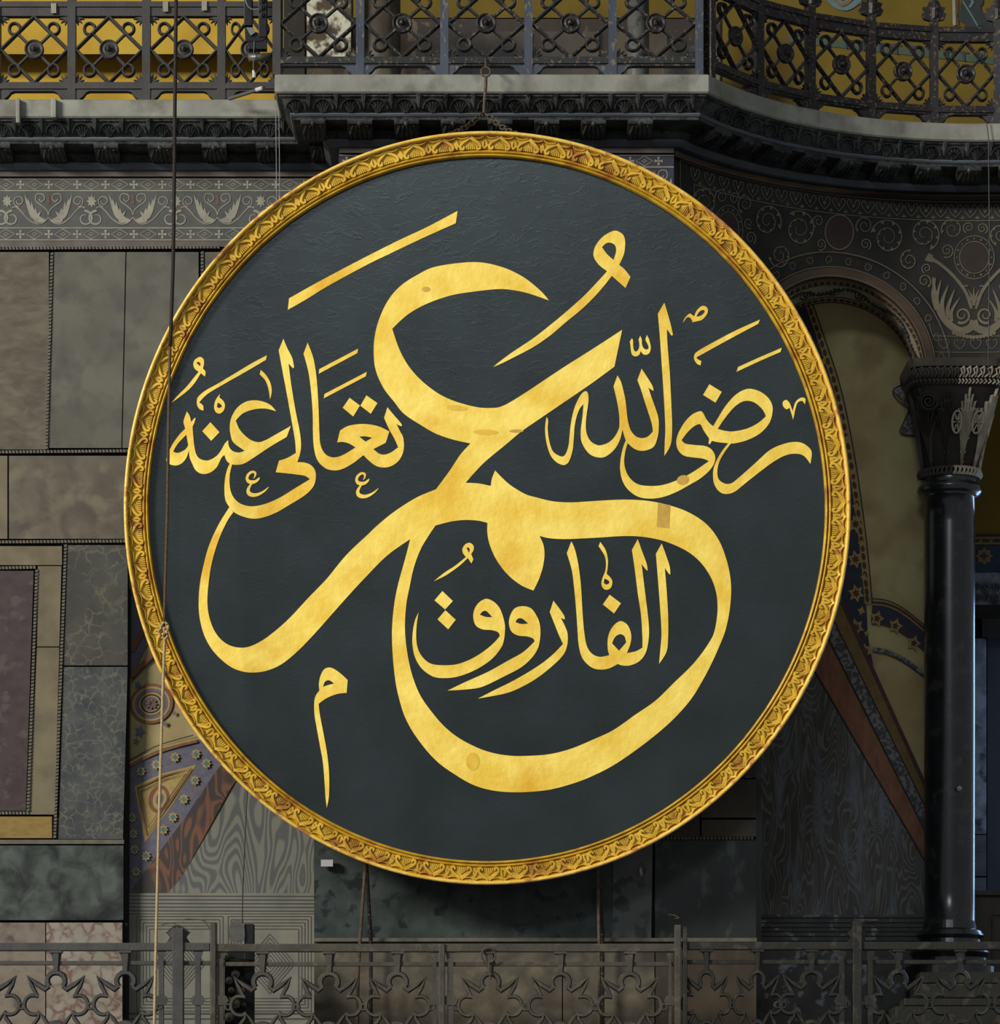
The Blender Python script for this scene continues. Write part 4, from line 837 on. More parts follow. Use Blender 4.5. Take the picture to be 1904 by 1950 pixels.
for cx, cy in ((1670, 1178), (1705, 1192), (1740, 1225)):
    star = [(cx + 14 * (1 if i % 2 == 0 else .55) * math.cos(i * math.pi / 5), cy + 16 * (1 if i % 2 == 0 else .55) * math.sin(i * math.pi / 5)) for i in range(10)]
    mb = MB(); mb.poly(star, mpY(YR), .015); mb.build('painted_star', MT['pyelR'], wb); mb = MB(); mb.poly([(cx + (a - cx) * .5, cy + (b - cy) * .5) for a, b in star], mpY(YR), .017); mb.build('star_centre', MT['pmaroon'], wb)
stripe(wb, YR, smooth_path([(1662, 1236), (1695, 1243), (1730, 1262), (1780, 1300)], 5), 8, 'pgrey', 'painted_line', .013); stripe(wb, YR, smooth_path([(1662, 1241), (1695, 1248), (1730, 1267), (1780, 1305)], 5), 1.8, 'pdark', 'painted_line', .015)
lay[0] = 9
paint(wb, YR, [(1592, 1135), (1604, 1146), (1780, 1538), (1780, 1582), (1582, 1178)], 'oliveband', 'painted_band'); stripe(wb, YR, [(1603, 1146), (1780, 1536)], 7, 'pmaroon', 'painted_line', .022)
paint(wb, YR, [(1582, 1172), (1780, 1578), (1780, 1618), (1576, 1212)], 'pgrey', 'painted_band'); stripe(wb, YR, [(1576, 1212), (1780, 1620)], 2.4, 'pdark', h=.023); stripe(wb, YR, [(1584, 1174), (1780, 1574)], 2.4, 'pdark', h=.023)
paint(wb, YR, [(1573, 1215), (1780, 1622), (1780, 1672), (1546, 1268)], 'redband', 'painted_band', label='brick-red diagonal band')
lay[0] = 9
paint(wb, YR, [(1430, 1270), (1546, 1270), (1780, 1676), (1780, 1742), (1430, 1742)], 'moireR', 'watered_marble_field', label='dark wavy-veined panel'); stripe(wb, YR, [(1548, 1272), (1780, 1672)], 3, 'pdark', h=.024)
slab(wb, YR, R4(1430, 1742, 1780, 2060), 'basedark', .03, name='worn_base_slab')
for y in (1748, 1757, 1766, 1774, 1783, 1792): stripe(wb, YR, [(1430, y), (1776, y)], 2, 'linedk2', 'inlaid_line', .036)
paint(wb, YR, [(1700, 744), (1722, 728), (1745, 700), (1780, 700), (1780, 838), (1716, 826), (1720, 805), (1730, 780)], 'pgrey', 'painted_drapery')
stripe(wb, YR, smooth_path([(1745, 700), (1722, 728), (1700, 744), (1712, 765), (1730, 780), (1720, 805), (1716, 826), (1762, 830)], 4), 2, 'pdark', h=.024)
# ---------------------------------------------------------------- deep side aisle seen right of the column
wa = struct('wall_aisle', (6, 41, 6)); YA = 42.0
mb = MB(); mb.box(XC(1775, YR), 11, YA, YA + .2, ZC(2080, YA), 10.2); mb.build('backing', MT['darkroom'], wa)
slab(wa, YA, R4(1720, 700, 2100, 1018), 'olive', .05, name='painted_field'); slab(wa, YA, R4(1720, 1018, 2100, 1022), 'pdark', .07, name='painted_line')
slab(wa, YA, R4(1720, 1022, 2100, 1037), 'ochre', .06, name='painted_band'); slab(wa, YA, R4(1720, 1038, 2100, 1089), 'pnavyblue', .06, name='painted_band')
for cx in (1874, 1934):
    mb = MB(); mb.poly([(cx + (17 if i % 2 == 0 else 12) * math.cos(i * math.pi / 8), 1059 + (17 if i % 2 == 0 else 12) * math.sin(i * math.pi / 8)) for i in range(16)], mpY(YA), .07); mb.build('painted_star', MT['ochre'], wa)
    mb = MB(); mb.poly([(cx + (10 if i % 2 == 0 else 4) * math.cos(i * math.pi / 4), 1059 + (10 if i % 2 == 0 else 4) * math.sin(i * math.pi / 4)) for i in range(8)], mpY(YA), .08); mb.build('star_centre', MT['pnavyblue'], wa)
for k in range(6): mb = MB(); mb.poly(ell(1858 + k * 20, 1029.5, 8, 3.5, 8), mpY(YA), .07); mb.build('painted_bead', MT['pnavy'], wa)
slab(wa, YA, R4(1720, 1090, 2100, 1152), 'bluewall', .03, name='carved_lintel')
for k in range(10):
    mb = MB(); cx = 1858 + (k % 5) * 19; cy = 1118 + (k // 5) * 20; mb.ribbon(spiral(cx, cy, 9, 2, 1.5, k, 1 if k % 2 else -1), 3, mpY(YA), .05, .03, flat=False); mb.build('carved_scroll', MT['fascia'], wa)
slab(wa, YA, R4(1720, 1153, 2100, 1178), 'darkroom', .1, name='beam'); slab(wa, YA, R4(1870, 1178, 2100, 1214), 'black', .3, name='dark_beam')
slab(wa, YA, R4(1750, 1216, 1878, 1588), 'bluewall', .05); slab(wa, YA, R4(1750, 1590, 1878, 1668), 'fascia', .05); slab(wa, YA, R4(1750, 1671, 1878, 1790), 'fascia', .05)
slab(wa, YA, R4(1880, 1200, 2100, 1790), 'darkslate', .05)
fl = struct('floor', (0, 36, 2.4))
mb = MB(); mb.box(-7.5, 11, 33.7, 44, ZC(1975, 33.9) - .15, ZC(1975, 33.9)); mb.build('gallery_floor', MT['darkroom'], fl)
# ---------------------------------------------------------------- upper gallery: floor, back walls, furniture of the gallery
ZF = 11.343
gf = struct('floor', (0, 38, ZF))
def gfloor():
    mb = MB(); p = path(.2); pts_ = [(x, y) for x, y in p]
    pts_ = [(-8, 44)] + pts_ + [(11, pts_[-1][1]), (11, 44)]
    mb.poly(pts_, lambda a, b, h: Vector((a, b, ZF + h)), -.01, .1); mb.build('gallery_floor', MT['dado'], gf)
gfloor()
wu = struct('wall_gallery', (0, 40, 12)); YG = 39.0
mb = MB(); mb.box(-9, 11, YG + .06, YG + .3, ZF, 14.2); mb.build('backing', MT['darkroom'], wu)
slab(wu, YG, R4(-150, -200, 545, 300), 'yellow', .05, name='yellow_plaster'); slab(wu, YG, R4(-150, -200, 545, 103), 'yellow', .42, name='yellow_shade_overhang')  # upper yellow thickened to an added overhang that shades the plaster below
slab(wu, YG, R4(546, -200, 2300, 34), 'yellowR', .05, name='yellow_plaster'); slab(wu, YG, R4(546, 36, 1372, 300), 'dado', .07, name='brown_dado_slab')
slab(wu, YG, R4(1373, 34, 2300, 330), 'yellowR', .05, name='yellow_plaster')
for k in range(3): slab(wu, YG, R4(900 + k * 130, 60, 1010 + k * 130, 300), 'dkbrown', .11, name='brown_dado_slab')
# broken whitewashed pillar and smooth marble pillars behind the centre railing
mb = MB(); mb.box(XC(584, 37.2), XC(668, 37.2), 37.2, 37.8, ZF, 13.6); mb.build('broken_pillar', MT['patchy'], wu)
mb = MB(); mb.lathe([(.3, ZF), (.3, ZF + .1), (.24, ZF + .16), (.23, 13.6)], (XC(722, 37.6), 37.6, 0), 28); mb.build('marble_shaft', MT['mottle'], wu, smooth=True)
mb = MB(); mb.lathe([(.13, ZF), (.12, 12.0), (.12, 13.6)], (XC(1215, 37.8), 37.8, 0), 20); mb.build('slender_shaft', MT['greyv'], wu, smooth=True)
mb = MB(); mb.box(XC(540, 38), XC(580, 38), 38, 38.4, ZF, 13.6); mb.build('dark_pier', MT['darkroom'], wu)
mb = MB(); mb.box(XC(1265, 38), XC(1372, 38), 38.2, 38.5, ZF, ZC(75, 38)); mb.build('brown_chest_wall', MT['mottle'], wu)
# painted key-pattern border and ornaments on the right gallery wall
mb = MB(); mb.poly([(1500, 66), (1980, 118), (1980, 132), (1500, 80)], mpY(YG), .06); mb.build('painted_band', MT['pteald'], wu)
for k in range(14):
    x = 1515 + k * 32; y = 74 + (x - 1515) * .108; mb = MB(); mb.ribbon([(x - 8, y - 10), (x + 8, y - 8)], 4, mpY(YG), .07); mb.ribbon([(x, y - 9), (x, y + 8)], 4, mpY(YG), .07); mb.build('painted_key', MT['pnavyblue'], wu)
mb = MB(); mb.ribbon([(1815, -40), (1817, 48)], 6, mpY(YG), .07); mb.build('painted_line', MT['inlay'], wu); mb = MB(); mb.ribbon([(1820, -40), (1822, 48)], 2.5, mpY(YG), .075); mb.build('painted_line', MT['pmaroon'], wu)
mb = MB()
for cx, cy, r in ((1842, 10, 14), (1836, 30, 13), (1850, 44, 14), (1868, 36, 13), (1880, 46, 10), (1854, 20, 14), (1860, 2, 12)): mb.poly(ell(cx, cy, r, r * 1.05, 12), mpY(YG), .062 + r * .0002)
mb.build('painted_leaf_cluster', MT['pdarkslate'], wu)
mb = MB(); mb.ribbon([(1833, 2), (1848, 26), (1862, 50)], 3, mpY(YG), .07); mb.ribbon([(1846, 14), (1852, 4), (1848, -6)], 5, mpY(YG), .07); mb.build('painted_stem', MT['pteal'], wu)
mb = MB(); mb.ribbon(smooth_path([(1573, -10), (1590, 8), (1612, 14), (1632, 2), (1640, -12)], 5), 12, mpY(YG), .062); mb.ribbon(smooth_path([(1585, -14), (1606, 6), (1628, -14)], 5), 6, mpY(YG), .066); mb.build('painted_ornament', MT['pteal'], wu)
mb = MB(); mb.ribbon(smooth_path([(1580, -14), (1604, 10), (1632, -12)], 5), 5, mpY(YG), .07); mb.build('painted_ornament', MT['pred'], wu)
# ---------------------------------------------------------------- lattice railing of the upper gallery
def mesh_of(mb, name, mat, smooth=False):
    me = bpy.data.meshes.new(name); me.from_pydata([tuple(v) for v in mb.v], [], mb.f); me.update(); me.materials.append(mat)
    if smooth: me.shade_smooth()
    return me
def lattice_mesh(mat):
    """one openwork square, 1 wide and 1 high, centred on the origin, facing -Y"""
    mb = MB(); mp = lambda a, b, h: Vector((a, -h, b))
    dz = [(0, .5), (.5, 0), (0, -.5), (-.5, 0)]
    for i in range(4): mb.ribbon([dz[i], dz[(i + 1) % 4]], .062, mp, 0, .035, flat=False); mb.ribbon([dz[i], dz[(i + 1) % 4]], .024, mp, .034, .012, flat=False)
    for sx, sy in ((1, 1), (1, -1), (-1, 1), (-1, -1)):
        mb.ribbon([(sx * .1, sy * .1), (sx * .25, sy * .25)], .05, mp, 0, .028, flat=False)
        c = (sx * .29, sy * .315); mb.ribbon(ell(c[0], c[1], .082, .086, 20), .052, mp, 0, .036, closed=True, flat=False); mb.ribbon(ell(c[0], c[1], .082, .086, 20), .018, mp, .035, .012, closed=True, flat=False)
        # corner leaf
        for da in (-.55, 0, .55):
            a = math.atan2(sy, sx) + da; mb.ribbon([(sx * .49, sy * .49), (sx * .49 - .07 * math.cos(a), sy * .49 - .07 * math.sin(a)), (sx * .49 - .125 * math.cos(a), sy * .49 - .125 * math.sin(a))], [.05, .045, .012], mp, 0, .025, flat=False)
    # thin back face so the bars read solid from behind
    return mesh_of(mb, 'lattice_panel', mat)
def rosette_mesh(mat):
    mb = MB(); mb.lathe([(.148, .0), (.148, -.035), (.138, -.052), (.125, -.046), (.112, -.03), (.075, -.034), (.062, -.05), (.055, -.036), (.045, -.034), (.04, -.07), (.02, -.085), (.004, -.088)], (0, 0, 0), 28, 'y')
    return mesh_of(mb, 'rosette', mat, True)
def railing(name, label, pts, mats, finials=(), tops=True):
    """pts: plan positions of the posts"""
    root = thing(name, label, 'railing', (pts[len(pts) // 2][0], pts[len(pts) // 2][1], ZF), 'lattice railing of the upper gallery' if False else None)
    lat, ros = lattice_mesh(MT[mats[0]]), rosette_mesh(MT[mats[0]])
    zb, zt2, zr0, zr1 = ZF + .207, ZF + .885, ZF + .885, ZF + 1.02
    for i, (x, y) in enumerate(pts):
        j = min(i, len(pts) - 2); t = Vector((pts[j + 1][0] - pts[j][0], pts[j + 1][1] - pts[j][1], 0)).normalized(); nrm = Vector((t.y, -t.x, 0))
        o = Vector((x, y, 0)); mb = MB(); hw = .041
        def q(u, v, z): return o + t * u + nrm * v + Vector((0, 0, z))
        vs = [q(u, v, z) for z in (ZF + .02, ZF + 1.12) for v in (-.05, .055) for u in (-hw, hw)]
        mb.add(vs, [(0, 2, 3, 1), (4, 5, 7, 6), (0, 1, 5, 4), (2, 6, 7, 3), (0, 4, 6, 2), (1, 3, 7, 5)])
        # flared foot
        if 0 < i < len(pts) - 1: mb.poly([(-.19, ZF + .115), (-.15, ZF + .10), (-.12, ZF + .06), (-.085, ZF + .035), (-.08, ZF + .0), (.08, ZF + .0), (.085, ZF + .035), (.12, ZF + .06), (.15, ZF + .10), (.19, ZF + .115)], lambda a, b, h: q(a, h, b), .045, .08)
        # leafy finial
        fin = [(-.04, 1.1), (-.11, 1.12), (-.13, 1.17), (-.10, 1.19), (-.12, 1.24), (-.07, 1.25), (-.055, 1.30), (0, 1.345), (.055, 1.30), (.07, 1.25), (.12, 1.24), (.10, 1.19), (.13, 1.17), (.11, 1.12), (.04, 1.1)]
        mb.poly([(a, ZF + b) for a, b in fin], lambda a, b, h: q(a, h, b), .03, .05)
        mb.tube([q(0, .03, ZF + 1.12), q(0, .04, ZF + 1.22), q(0, .03, ZF + 1.32)], [.04, .045, .02], 8)
        mb.build('post', MT['iron' if (i == 0 and mats[1] == 'ironblue') else mats[1]], root)
    for i in range(len(pts) - 1):
        a, b = Vector((*pts[i], 0)), Vector((*pts[i + 1], 0)); t = (b - a).normalized(); L = (b - a).length - .082; c = (a + b) / 2; nrm = Vector((t.y, -t.x, 0))
        for z0, z1, nm in ((ZF + .115, zb, 'bottom_rail'), (zr0, zr1, 'top_rail')):
            mb = MB(); vs = [c + t * u + nrm * v + Vector((0, 0, z)) for z in (z0, z1) for v in (-.04, .04) for u in (-L / 2, L / 2)]
            mb.add(vs, [(0, 2, 3, 1), (4, 5, 7, 6), (0, 1, 5, 4), (2, 6, 7, 3), (0, 4, 6, 2), (1, 3, 7, 5)])
            vs = [c + t * u + nrm * v + Vector((0, 0, z)) for z in ((z0 + .02, z1 - .02) if nm == 'bottom_rail' else (z1 - .045, z1 + .01)) for v in (.0, .055) for u in (-L / 2, L / 2)]
            mb.add(vs, [(0, 2, 3, 1), (4, 5, 7, 6), (0, 1, 5, 4), (2, 6, 7, 3), (0, 4, 6, 2), (1, 3, 7, 5)])
            mb.build(nm, MT[mats[2]], root)
        o = bpy.data.objects.new('lattice_panel', lat); C.objects.link(o); o.parent = root; o.location = c + Vector((0, 0, (zb + zt2) / 2)) - root.location
        o.rotation_euler = (0, 0, math.atan2(t.y, t.x)); o.scale = (L, 1, zt2 - zb)
        r = bpy.data.objects.new('rosette', ros); C.objects.link(r); r.parent = o; r.scale = ((zt2 - zb) / L, 1, 1)
    return root
YRL, YRC = YL - .48, YP - .48
railing('lattice_railing', 'dark iron lattice railing in front of bright yellow wall, upper left', [(XC(x, YRL), YRL) for x in (-149, -6, 137, 279, 422, 531)], ('iron', 'iron', 'iron'))
railing('lattice_railing', 'lattice railing with blue-grey posts above the roundel on the projecting ledge', [(XC(x, YRC), YRC) for x in (527, 686, 846, 1006, 1166, 1331)], ('ironworn', 'ironblue', 'ironworn'))
def arcpt(px):
    p = onCyl(px, 100, .48); return (p.x, p.y)
railing('lattice_railing', 'blackened lattice railing curving away to the upper right', [(XC(1350, YRC + .05), YRC + .05)] + [arcpt(x) for x in (1443, 1542, 1658, 1778, 1899, 2020)], ('ironblack', 'ironblack', 'ironblack'))
# ---------------------------------------------------------------- hanging gear of the roundel
YC = 34.2
h = thing('hanging_hook', 'rusty iron rod hook holding the roundel chains from the ledge', 'hook', P(922, 150, YC))
mb = MB(); mb.tube([P(925 + 9 * math.cos(a), 137 + 9 * math.sin(a), YC) for a in [2 * math.pi * i / 14 for i in range(14)]], .011, 6, closed=True); mb.build('eye_ring', MT['rustiron'], h)
mb = MB(); mb.tube([P(925, 146, YC), P(925, 160, YC), P(923, 185, YC), P(921, 218, YC)], .016, 8); mb.build('rod', MT['rustiron'], h)
mb = MB(); mb.tube([P(925, 128, YC), P(925, 118, YC + .15), P(925, 112, YC + .3)], .014, 6); mb.build('bracket', MT['rustiron'], h)
ch = thing('hanging_chain', 'rusty chain spread in two legs from the hook to the gilt frame', 'chain', P(921, 216, YC))
def chain_leg(p0, p1, n):
    for i in range(n):
        c = p0.lerp(p1, (i + .5) / n); c = c + Vector((0, 0, -.03 * math.sin(math.pi * (i + .5) / n))); t = (p1 - p0).normalized(); L = (p1 - p0).length / n * .72
        s = t.cross(Vector((0, 1, 0))).normalized() if i % 2 else Vector((0, 1, 0)) * .9 + t.cross(Vector((0, 1, 0))).normalized() * .35
        mb = MB(); mb.tube([c + t * L * math.cos(a) + s * L * .5 * math.sin(a) for a in [2 * math.pi * k / 10 for k in range(10)]], .0075, 5, closed=True); mb.build('link', MT['rustiron'], ch)
a0 = P(921, 216, YC); chain_leg(a0, D(848, 262, .05), 11); chain_leg(a0 + Vector((.02, 0, 0)), D(990, 260, .05), 11)
mb = MB(); mb.tube([D(848, 268, -.05), D(848, 261, .06)], .02, 6); mb.tube([D(990, 266, -.05), D(990, 259, .06)], .02, 6); mb.build('eye_bolt', MT['rustiron'], ch)
# props between roundel and lower ledge
for nm, lab, L in (('support_rod', 'left of two thin iron rods rising from the lower railing behind the roundel', [(697, 1640), (692, 1700), (685, 1800), (682, 1850), (680, 1960)]),
                   ('support_rod', 'right of two thin iron rods rising from the lower railing behind the roundel', [(1138, 1640), (1139, 1700), (1141, 1800), (1141, 1960)])):
    t = thing(nm, lab, 'rod', P(*L[-1], 34.5)); mb = MB(); mb.tube([P(x, y, 34.5) for x, y in L], .017, 7); mb.build('rod', MT['rustiron'], t)
    mb = MB(); x0 = L[0][0]; mb.tube([P(x0, 1638, 34.56), P(x0 + 9, 1790, 34.8), P(x0 + 9, 1960, 34.82)], .02, 7); mb.build('back_rod', MT['ironblack'], t)
# ropes
rp = thing('hoisting_rope', 'long vertical rope hanging in front of the left side of the roundel', 'rope', P(300, 1940, 33.3))
def rope(pts_, r, mat, nm='strand', label=None):
    p = smooth_path([tuple(P(x, y, Y)) for x, y, Y in pts_], 5); mb = MB(); mb.tube(p, r, 8); return mb.build(nm, MT[mat], rp, smooth=True, label=label)
rope([(336, -60, 33.3), (333, 200, 33.3), (330, 480, 33.3), (324, 660, 33.3)], .018, 'ropedark', label='black upper length')
rope([(324, 655, 33.3), (321, 800, 33.3), (319, 950, 33.3), (315, 1100, 33.3), (312, 1192, 33.3)], .0145, 'rope', label='brown middle length')
rope([(314, 1205, 33.3), (309, 1350, 33.3), (303, 1560, 33.3), (297, 1800, 33.3), (293, 1990, 33.3)], .0145, 'ropelight', label='pale lower length')
mb = MB(); kn = [(306, 1196), (311, 1186), (318, 1188), (320, 1197), (314, 1206), (306, 1208), (303, 1202), (308, 1195), (315, 1199), (319, 1210), (314, 1218)]
mb.tube([P(x, y, 33.27 - .02 * math.sin(i * 1.9)) for i, (x, y) in enumerate(smooth_path(kn, 4))], .0135, 7); mb.build('knot', MT['ropelight'], rp, smooth=True)
for nm, lab, L, mat, r in (('thin_cable', 'pair of thin pale wires beside the corner of the left cornice', [(525, 200), (527, 385), (528, 430)], 'wire', .004),
                           ('thin_cable', 'thin dark wire hanging in front of the grey wavy-veined panel', [(474, 1460), (468, 1560), (462, 1700), (461, 1780)], 'wiredark', .006),
                           ('thin_cable', 'black wire running down the right cornice to the column capital', [(1878, 232), (1882, 260), (1884, 440), (1882, 712)], 'wiredark', .006)):
    Yw = {525: 35.0, 474: 34.25, 1878: 35.9}[L[0][0]]; t = thing(nm, lab, 'cable', P(*L[-1], Yw)); mb = MB(); mb.tube([P(x, y, Yw) for x, y in L], r, 6)
    if L[0][0] == 525: mb.tube([P(x + 6, y, Yw) for x, y in L], r, 6)
    mb.build('wire', MT[mat], t)
# small things on the ledges
t = thing('loose_pipe', 'thin metal pipe lying aslant against the end of the centre ledge', 'pipe', P(500, 170, 34.9)); mb = MB(); mb.tube([P(437, 188, 34.98), P(503, 167, 34.75)], .02, 8); mb.build('pipe', MT['steel'], t)
mb = MB(); mb.tube([P(488, 171.5, 34.79), P(500, 168, 34.755)], .023, 8); mb.build('tape', MT['white'], t)
tag(slab(None, 34.9, R4(611, 1637, 634, 1650), 'white', .06, name='paper_tag'), 'small white card fixed to the green marble under the frame', 'tag')
for k, (x0, x1, w_) in enumerate(((31, 39, 0), (98, 108, 0))):
    mb = MB(); mb.box(XC(x0, 35.14), XC(x1, 35.14), 35.10, 35.2, ZC(236 if k == 0 else 226, 35.14), ZC(189, 35.14))
    tag(mb.build('marble_clamp', MT['slab'], bev=.01), ('left' if k == 0 else 'right') + ' of two pale stone clamps on the left ledge slab', 'clamp')
for i, (x, y, Yy, n_) in enumerate(((102, 8, 35.24, 'leftmost'), (315, 5, 35.24, 'middle'), (389, 3, 35.24, 'rightmost'))):
    tag(slab(None, Yy, R4(x - 5, y - 2, x + 5, y + 17), 'inlay', .01, name='paper_tag'), n_ + ' of three pale tabs on the top rail before the yellow wall', 'tag')
# spotlight fixtures
def fixture_top():
    Y = 35.0; t = thing('floodlight', 'black floodlight fixture clamped to the upper railing beside the centre ledge', 'light fixture', P(490, 110, Y))
    mb = MB(); mb.box(XC(465, Y), XC(481, Y), Y - .05, Y + .05, ZC(52, Y), ZC(-60, Y)); mb.build('arm', MT['black'], t, bev=.006)
    mb = MB(); mb.box(XC(493, Y), XC(509, Y), Y - .07, Y + .05, ZC(75, Y), ZC(-60, Y)); o = mb.build('housing', MT['black'], t, bev=.006)
    mb = MB()
    for z in (7, 20, 34): mb.lathe([(.026, 0), (.026, -.012), (.012, -.02)], (XC(500, Y - .07), Y - .07, ZC(z, Y)), 12, 'y')
    mb.build('lens', MT['darkslate'], o, smooth=True)
    mb = MB(); mb.poly([(466, 52), (509, 70), (497, 78), (478, 78), (467, 78)], mpY(Y), .06, .12); mb.build('yoke', MT['black'], t)
    mb = MB(); mb.poly([(468, 52), (482, 52), (486, 62), (477, 68)], mpY(Y), .09, .02); mb.build('plate', MT['steel'], t)
    mb = MB(); mb.box(XC(474, Y), XC(508, Y), Y - .05, Y + .05, ZC(96, Y), ZC(76, Y)); mb.build('mount', MT['black'], t)
    mb = MB(); mb.tube([P(473, 110, Y), P(515, 108, Y)], .04, 14); mb.build('clamp_pipe', MT['steel'], t, smooth=True)
    mb = MB(); mb.tube([P(x, y, Y - .1) for x, y in smooth_path([(466, -5), (472, 12), (482, 18), (492, 17)], 4)], .006, 6); mb.build('cable', MT['wire'], t)
    mb = MB(); mb.tube([P(484, 78, Y - .06), P(483, 100, Y - .06), P(482, 134, Y - .06)], .004, 5); o = mb.build('pull_cord', MT['wire'], t)
    mb = MB(); mb.tube([P(482, 134, Y - .06), P(484, 141, Y - .06), P(484, 148, Y - .06)], [.012, .02, .018], 8); mb.build('tassel', MT['white'], o)
fixture_top()
def fixture_low():
    Y = 34.3; t = thing('floodlight', 'black floodlight rack with pale reflectors behind the lower railing', 'light fixture', P(462, 1940, Y))
    mb = MB(); mb.box(XC(466, Y), XC(484, Y), Y - .06, Y + .08, ZC(2040, Y), ZC(1760, Y)); mb.build('housing', MT['black'], t, bev=.006)
    mb = MB(); mb.box(XC(427, Y), XC(466, Y), Y + .02, Y + .1, ZC(2040, Y), ZC(1812, Y)); mb.build('back_plate', MT['black'], t)
    mb = MB(); mb.poly(smooth_path([(441, 1757), (452, 1752), (464, 1760), (464, 1792), (440, 1792), (436, 1772)], 3, True), mpY(Y), .08, .12); mb.build('head', MT['steel'], t)
    mb = MB(); mb.tube([P(461, 1752, Y), P(461, 1762, Y)], [.008, .018], 8); mb.build('knob', MT['black'], t)
    for x, y, r in ((430, 1822, 6), (437, 1868, 6), (449, 1856, 7), (441, 1886, 5), (459, 1888, 7), (449, 1912, 8), (466, 1914, 4), (436, 1938, 8)):
        mb = MB(); mb.lathe([(.003, -.09), (r / 190, -.07), (r / 190 * 1.25, -.03), (r / 200, 0)], (XC(x, Y), Y, ZC(y, Y)), 12, 'y'); mb.build('reflector', MT['inlay'], t, smooth=True)
    mb = MB(); mb.poly(R4(436, 1826, 476, 1836), mpY(Y), .1, .04); mb.build('bracket', MT['black'], t)
    mb = MB(); mb.box(XC(437, Y), XC(442, Y), Y - .1, Y - .06, ZC(1910, Y), ZC(1900, Y)); mb.build('orange_cap', MT['ochre'], t)
fixture_low()
# ---------------------------------------------------------------- pierced star railing at the bottom
YS = 33.9; mpS = lambda a, b, h: P(a, b, YS, h)
def star_unit():
    """openwork star, drawn in photo pixels about (0, 1900) and used at unit scale"""
    mb = MB(); k = YS / F; mp = lambda a, b, h: Vector((a * k, -h, -(b - 1900) * k)); W_ = 11
    def r(L, wd=W_, cl=False): mb.ribbon(L, wd, mp, 0, .045, closed=cl, flat=False)
    r([(17 * math.cos(a), 1868 + 16 * math.sin(a)) for a in [math.radians(140 + 26 * i) for i in range(11)]][:11])
    r([(0, 1852), (1, 1836), (0, 1812)], [12, 13, 22])
    for s_ in (-1, 1):
        q = lambda L: [(s_ * a, b) for a, b in L]
        r(q([(13, 1878), (20, 1884), (36, 1874), (55, 1858)]), [9, 12, 10, 1]); r(q([(55, 1858), (46, 1877), (36, 1896)]), [1, 9, 7])
        r(q(smooth_path([(33, 1897), (48, 1896), (58, 1904), (60, 1918), (52, 1929), (40, 1932), (31, 1927)], 4)), 8)
        r(q([(32, 1927), (34, 1938), (44, 1952)]), [5, 8, 8]); r(q([(32, 1928), (24, 1938), (12, 1956)]), [2, 7, 8]); r(q(ell(65, 1916, 5.5, 5.5, 10)), 5, True)
    r([(17 * math.cos(a), 1962 + 14 * math.sin(a)) for a in [math.radians(200 + 20 * i) for i in range(8)]])
    return mb
su = star_unit()
def star_railing(label, x0, x1, units, posts, thins, mat, rail2=None, dy=0, Y=YS):
    root = thing('pierced_railing', label, 'railing', P((x0 + x1) / 2, 1975, Y)); me = mesh_of(su, 'star_panel', MT[mat])
    mb = MB(); mb.box(XC(x0, Y), XC(x1, Y), Y - .05, Y + .05, ZC(1811 + dy, Y), ZC(1796 + dy, Y)); mb.build('top_rail', MT[mat], root, bev=.008)
    mb = MB(); mb.box(XC(x0, Y), XC(x1, Y), Y - .02, Y + .035, ZC(1838 + dy, Y), ZC(1830 + dy, Y)); mb.build('second_rail', MT[mat], root, bev=.004)
    mb = MB(); mb.box(XC(x0, Y), XC(x1, Y), Y - .05, Y + .05, ZC(1978, Y), ZC(1964, Y)); mb.build('bottom_rail', MT[mat], root)
    for u in units:
        o = bpy.data.objects.new('star_panel', me); C.objects.link(o); o.parent = root; o.location = P(u, 1900 + dy, Y) - root.location; o.scale = (.76 if u in (1345, 1442) else .9 if u > 1700 else 1, 1, 1)
        mb = MB(); mb.box(XC(u - 12, Y), XC(u + 12, Y), Y - .055, Y + .04, ZC(1815 + dy, Y), ZC(1811 + dy, Y)); mb.build('bolt_plate', MT[mat], root)
    for a, b, top, fin in posts:
        mb = MB(); mb.box(XC(a, Y), XC(b, Y), Y - .07, Y + .05, ZC(1975, Y), ZC(top, Y))
        if fin:
            c = (a + b) / 2; w2 = (b - a) / 2
            mb.poly([(c - w2 - 10, 1794), (c - w2 - 5, 1785), (c - w2 - 12, 1776), (c - w2 - 4, 1768), (c - 4, top - 6), (c + 4, top - 6), (c + w2 + 4, 1768), (c + w2 + 12, 1776), (c + w2 + 5, 1785), (c + w2 + 10, 1794)], mpY(Y), -.01, .05)
        mb.build('post', MT[mat], root, bev=.006)
    for a, b in thins:
        mb = MB(); mb.box(XC(a, Y), XC(b, Y), Y - .04, Y + .03, ZC(1968, Y), ZC(1826, Y)); mb.poly([(a - 5, 1811), (b + 5, 1811), (b, 1830), (a, 1830)], mpY(Y), .03, .05)
        mb.poly([(a - 4, 1896), (b + 4, 1896), (b + 9, 1905), (b + 4, 1914), (a - 4, 1914), (a - 9, 1905)], mpY(Y), .05, .04); mb.build('thin_bar', MT[mat], root)
    return root
star_railing('dark grey pierced star railing at the bottom left', -160, 400, (-23, 107, 239), ((329, 350, 1768, 1), (-95, -80, 1768, 1)), ((303, 312), (372, 382)), 'stonedk', dy=0)
star_railing('lighter brown-grey pierced star railing under the roundel', 402, 1285, (500, 627, 757, 933, 1067, 1199), ((401, 412, 1757, 0), (836, 847, 1798, 0), (1284, 1296, 1762, 0)), ((414, 426), (824, 831), (852, 863), (1273, 1278)), 'stonelt', dy=2)
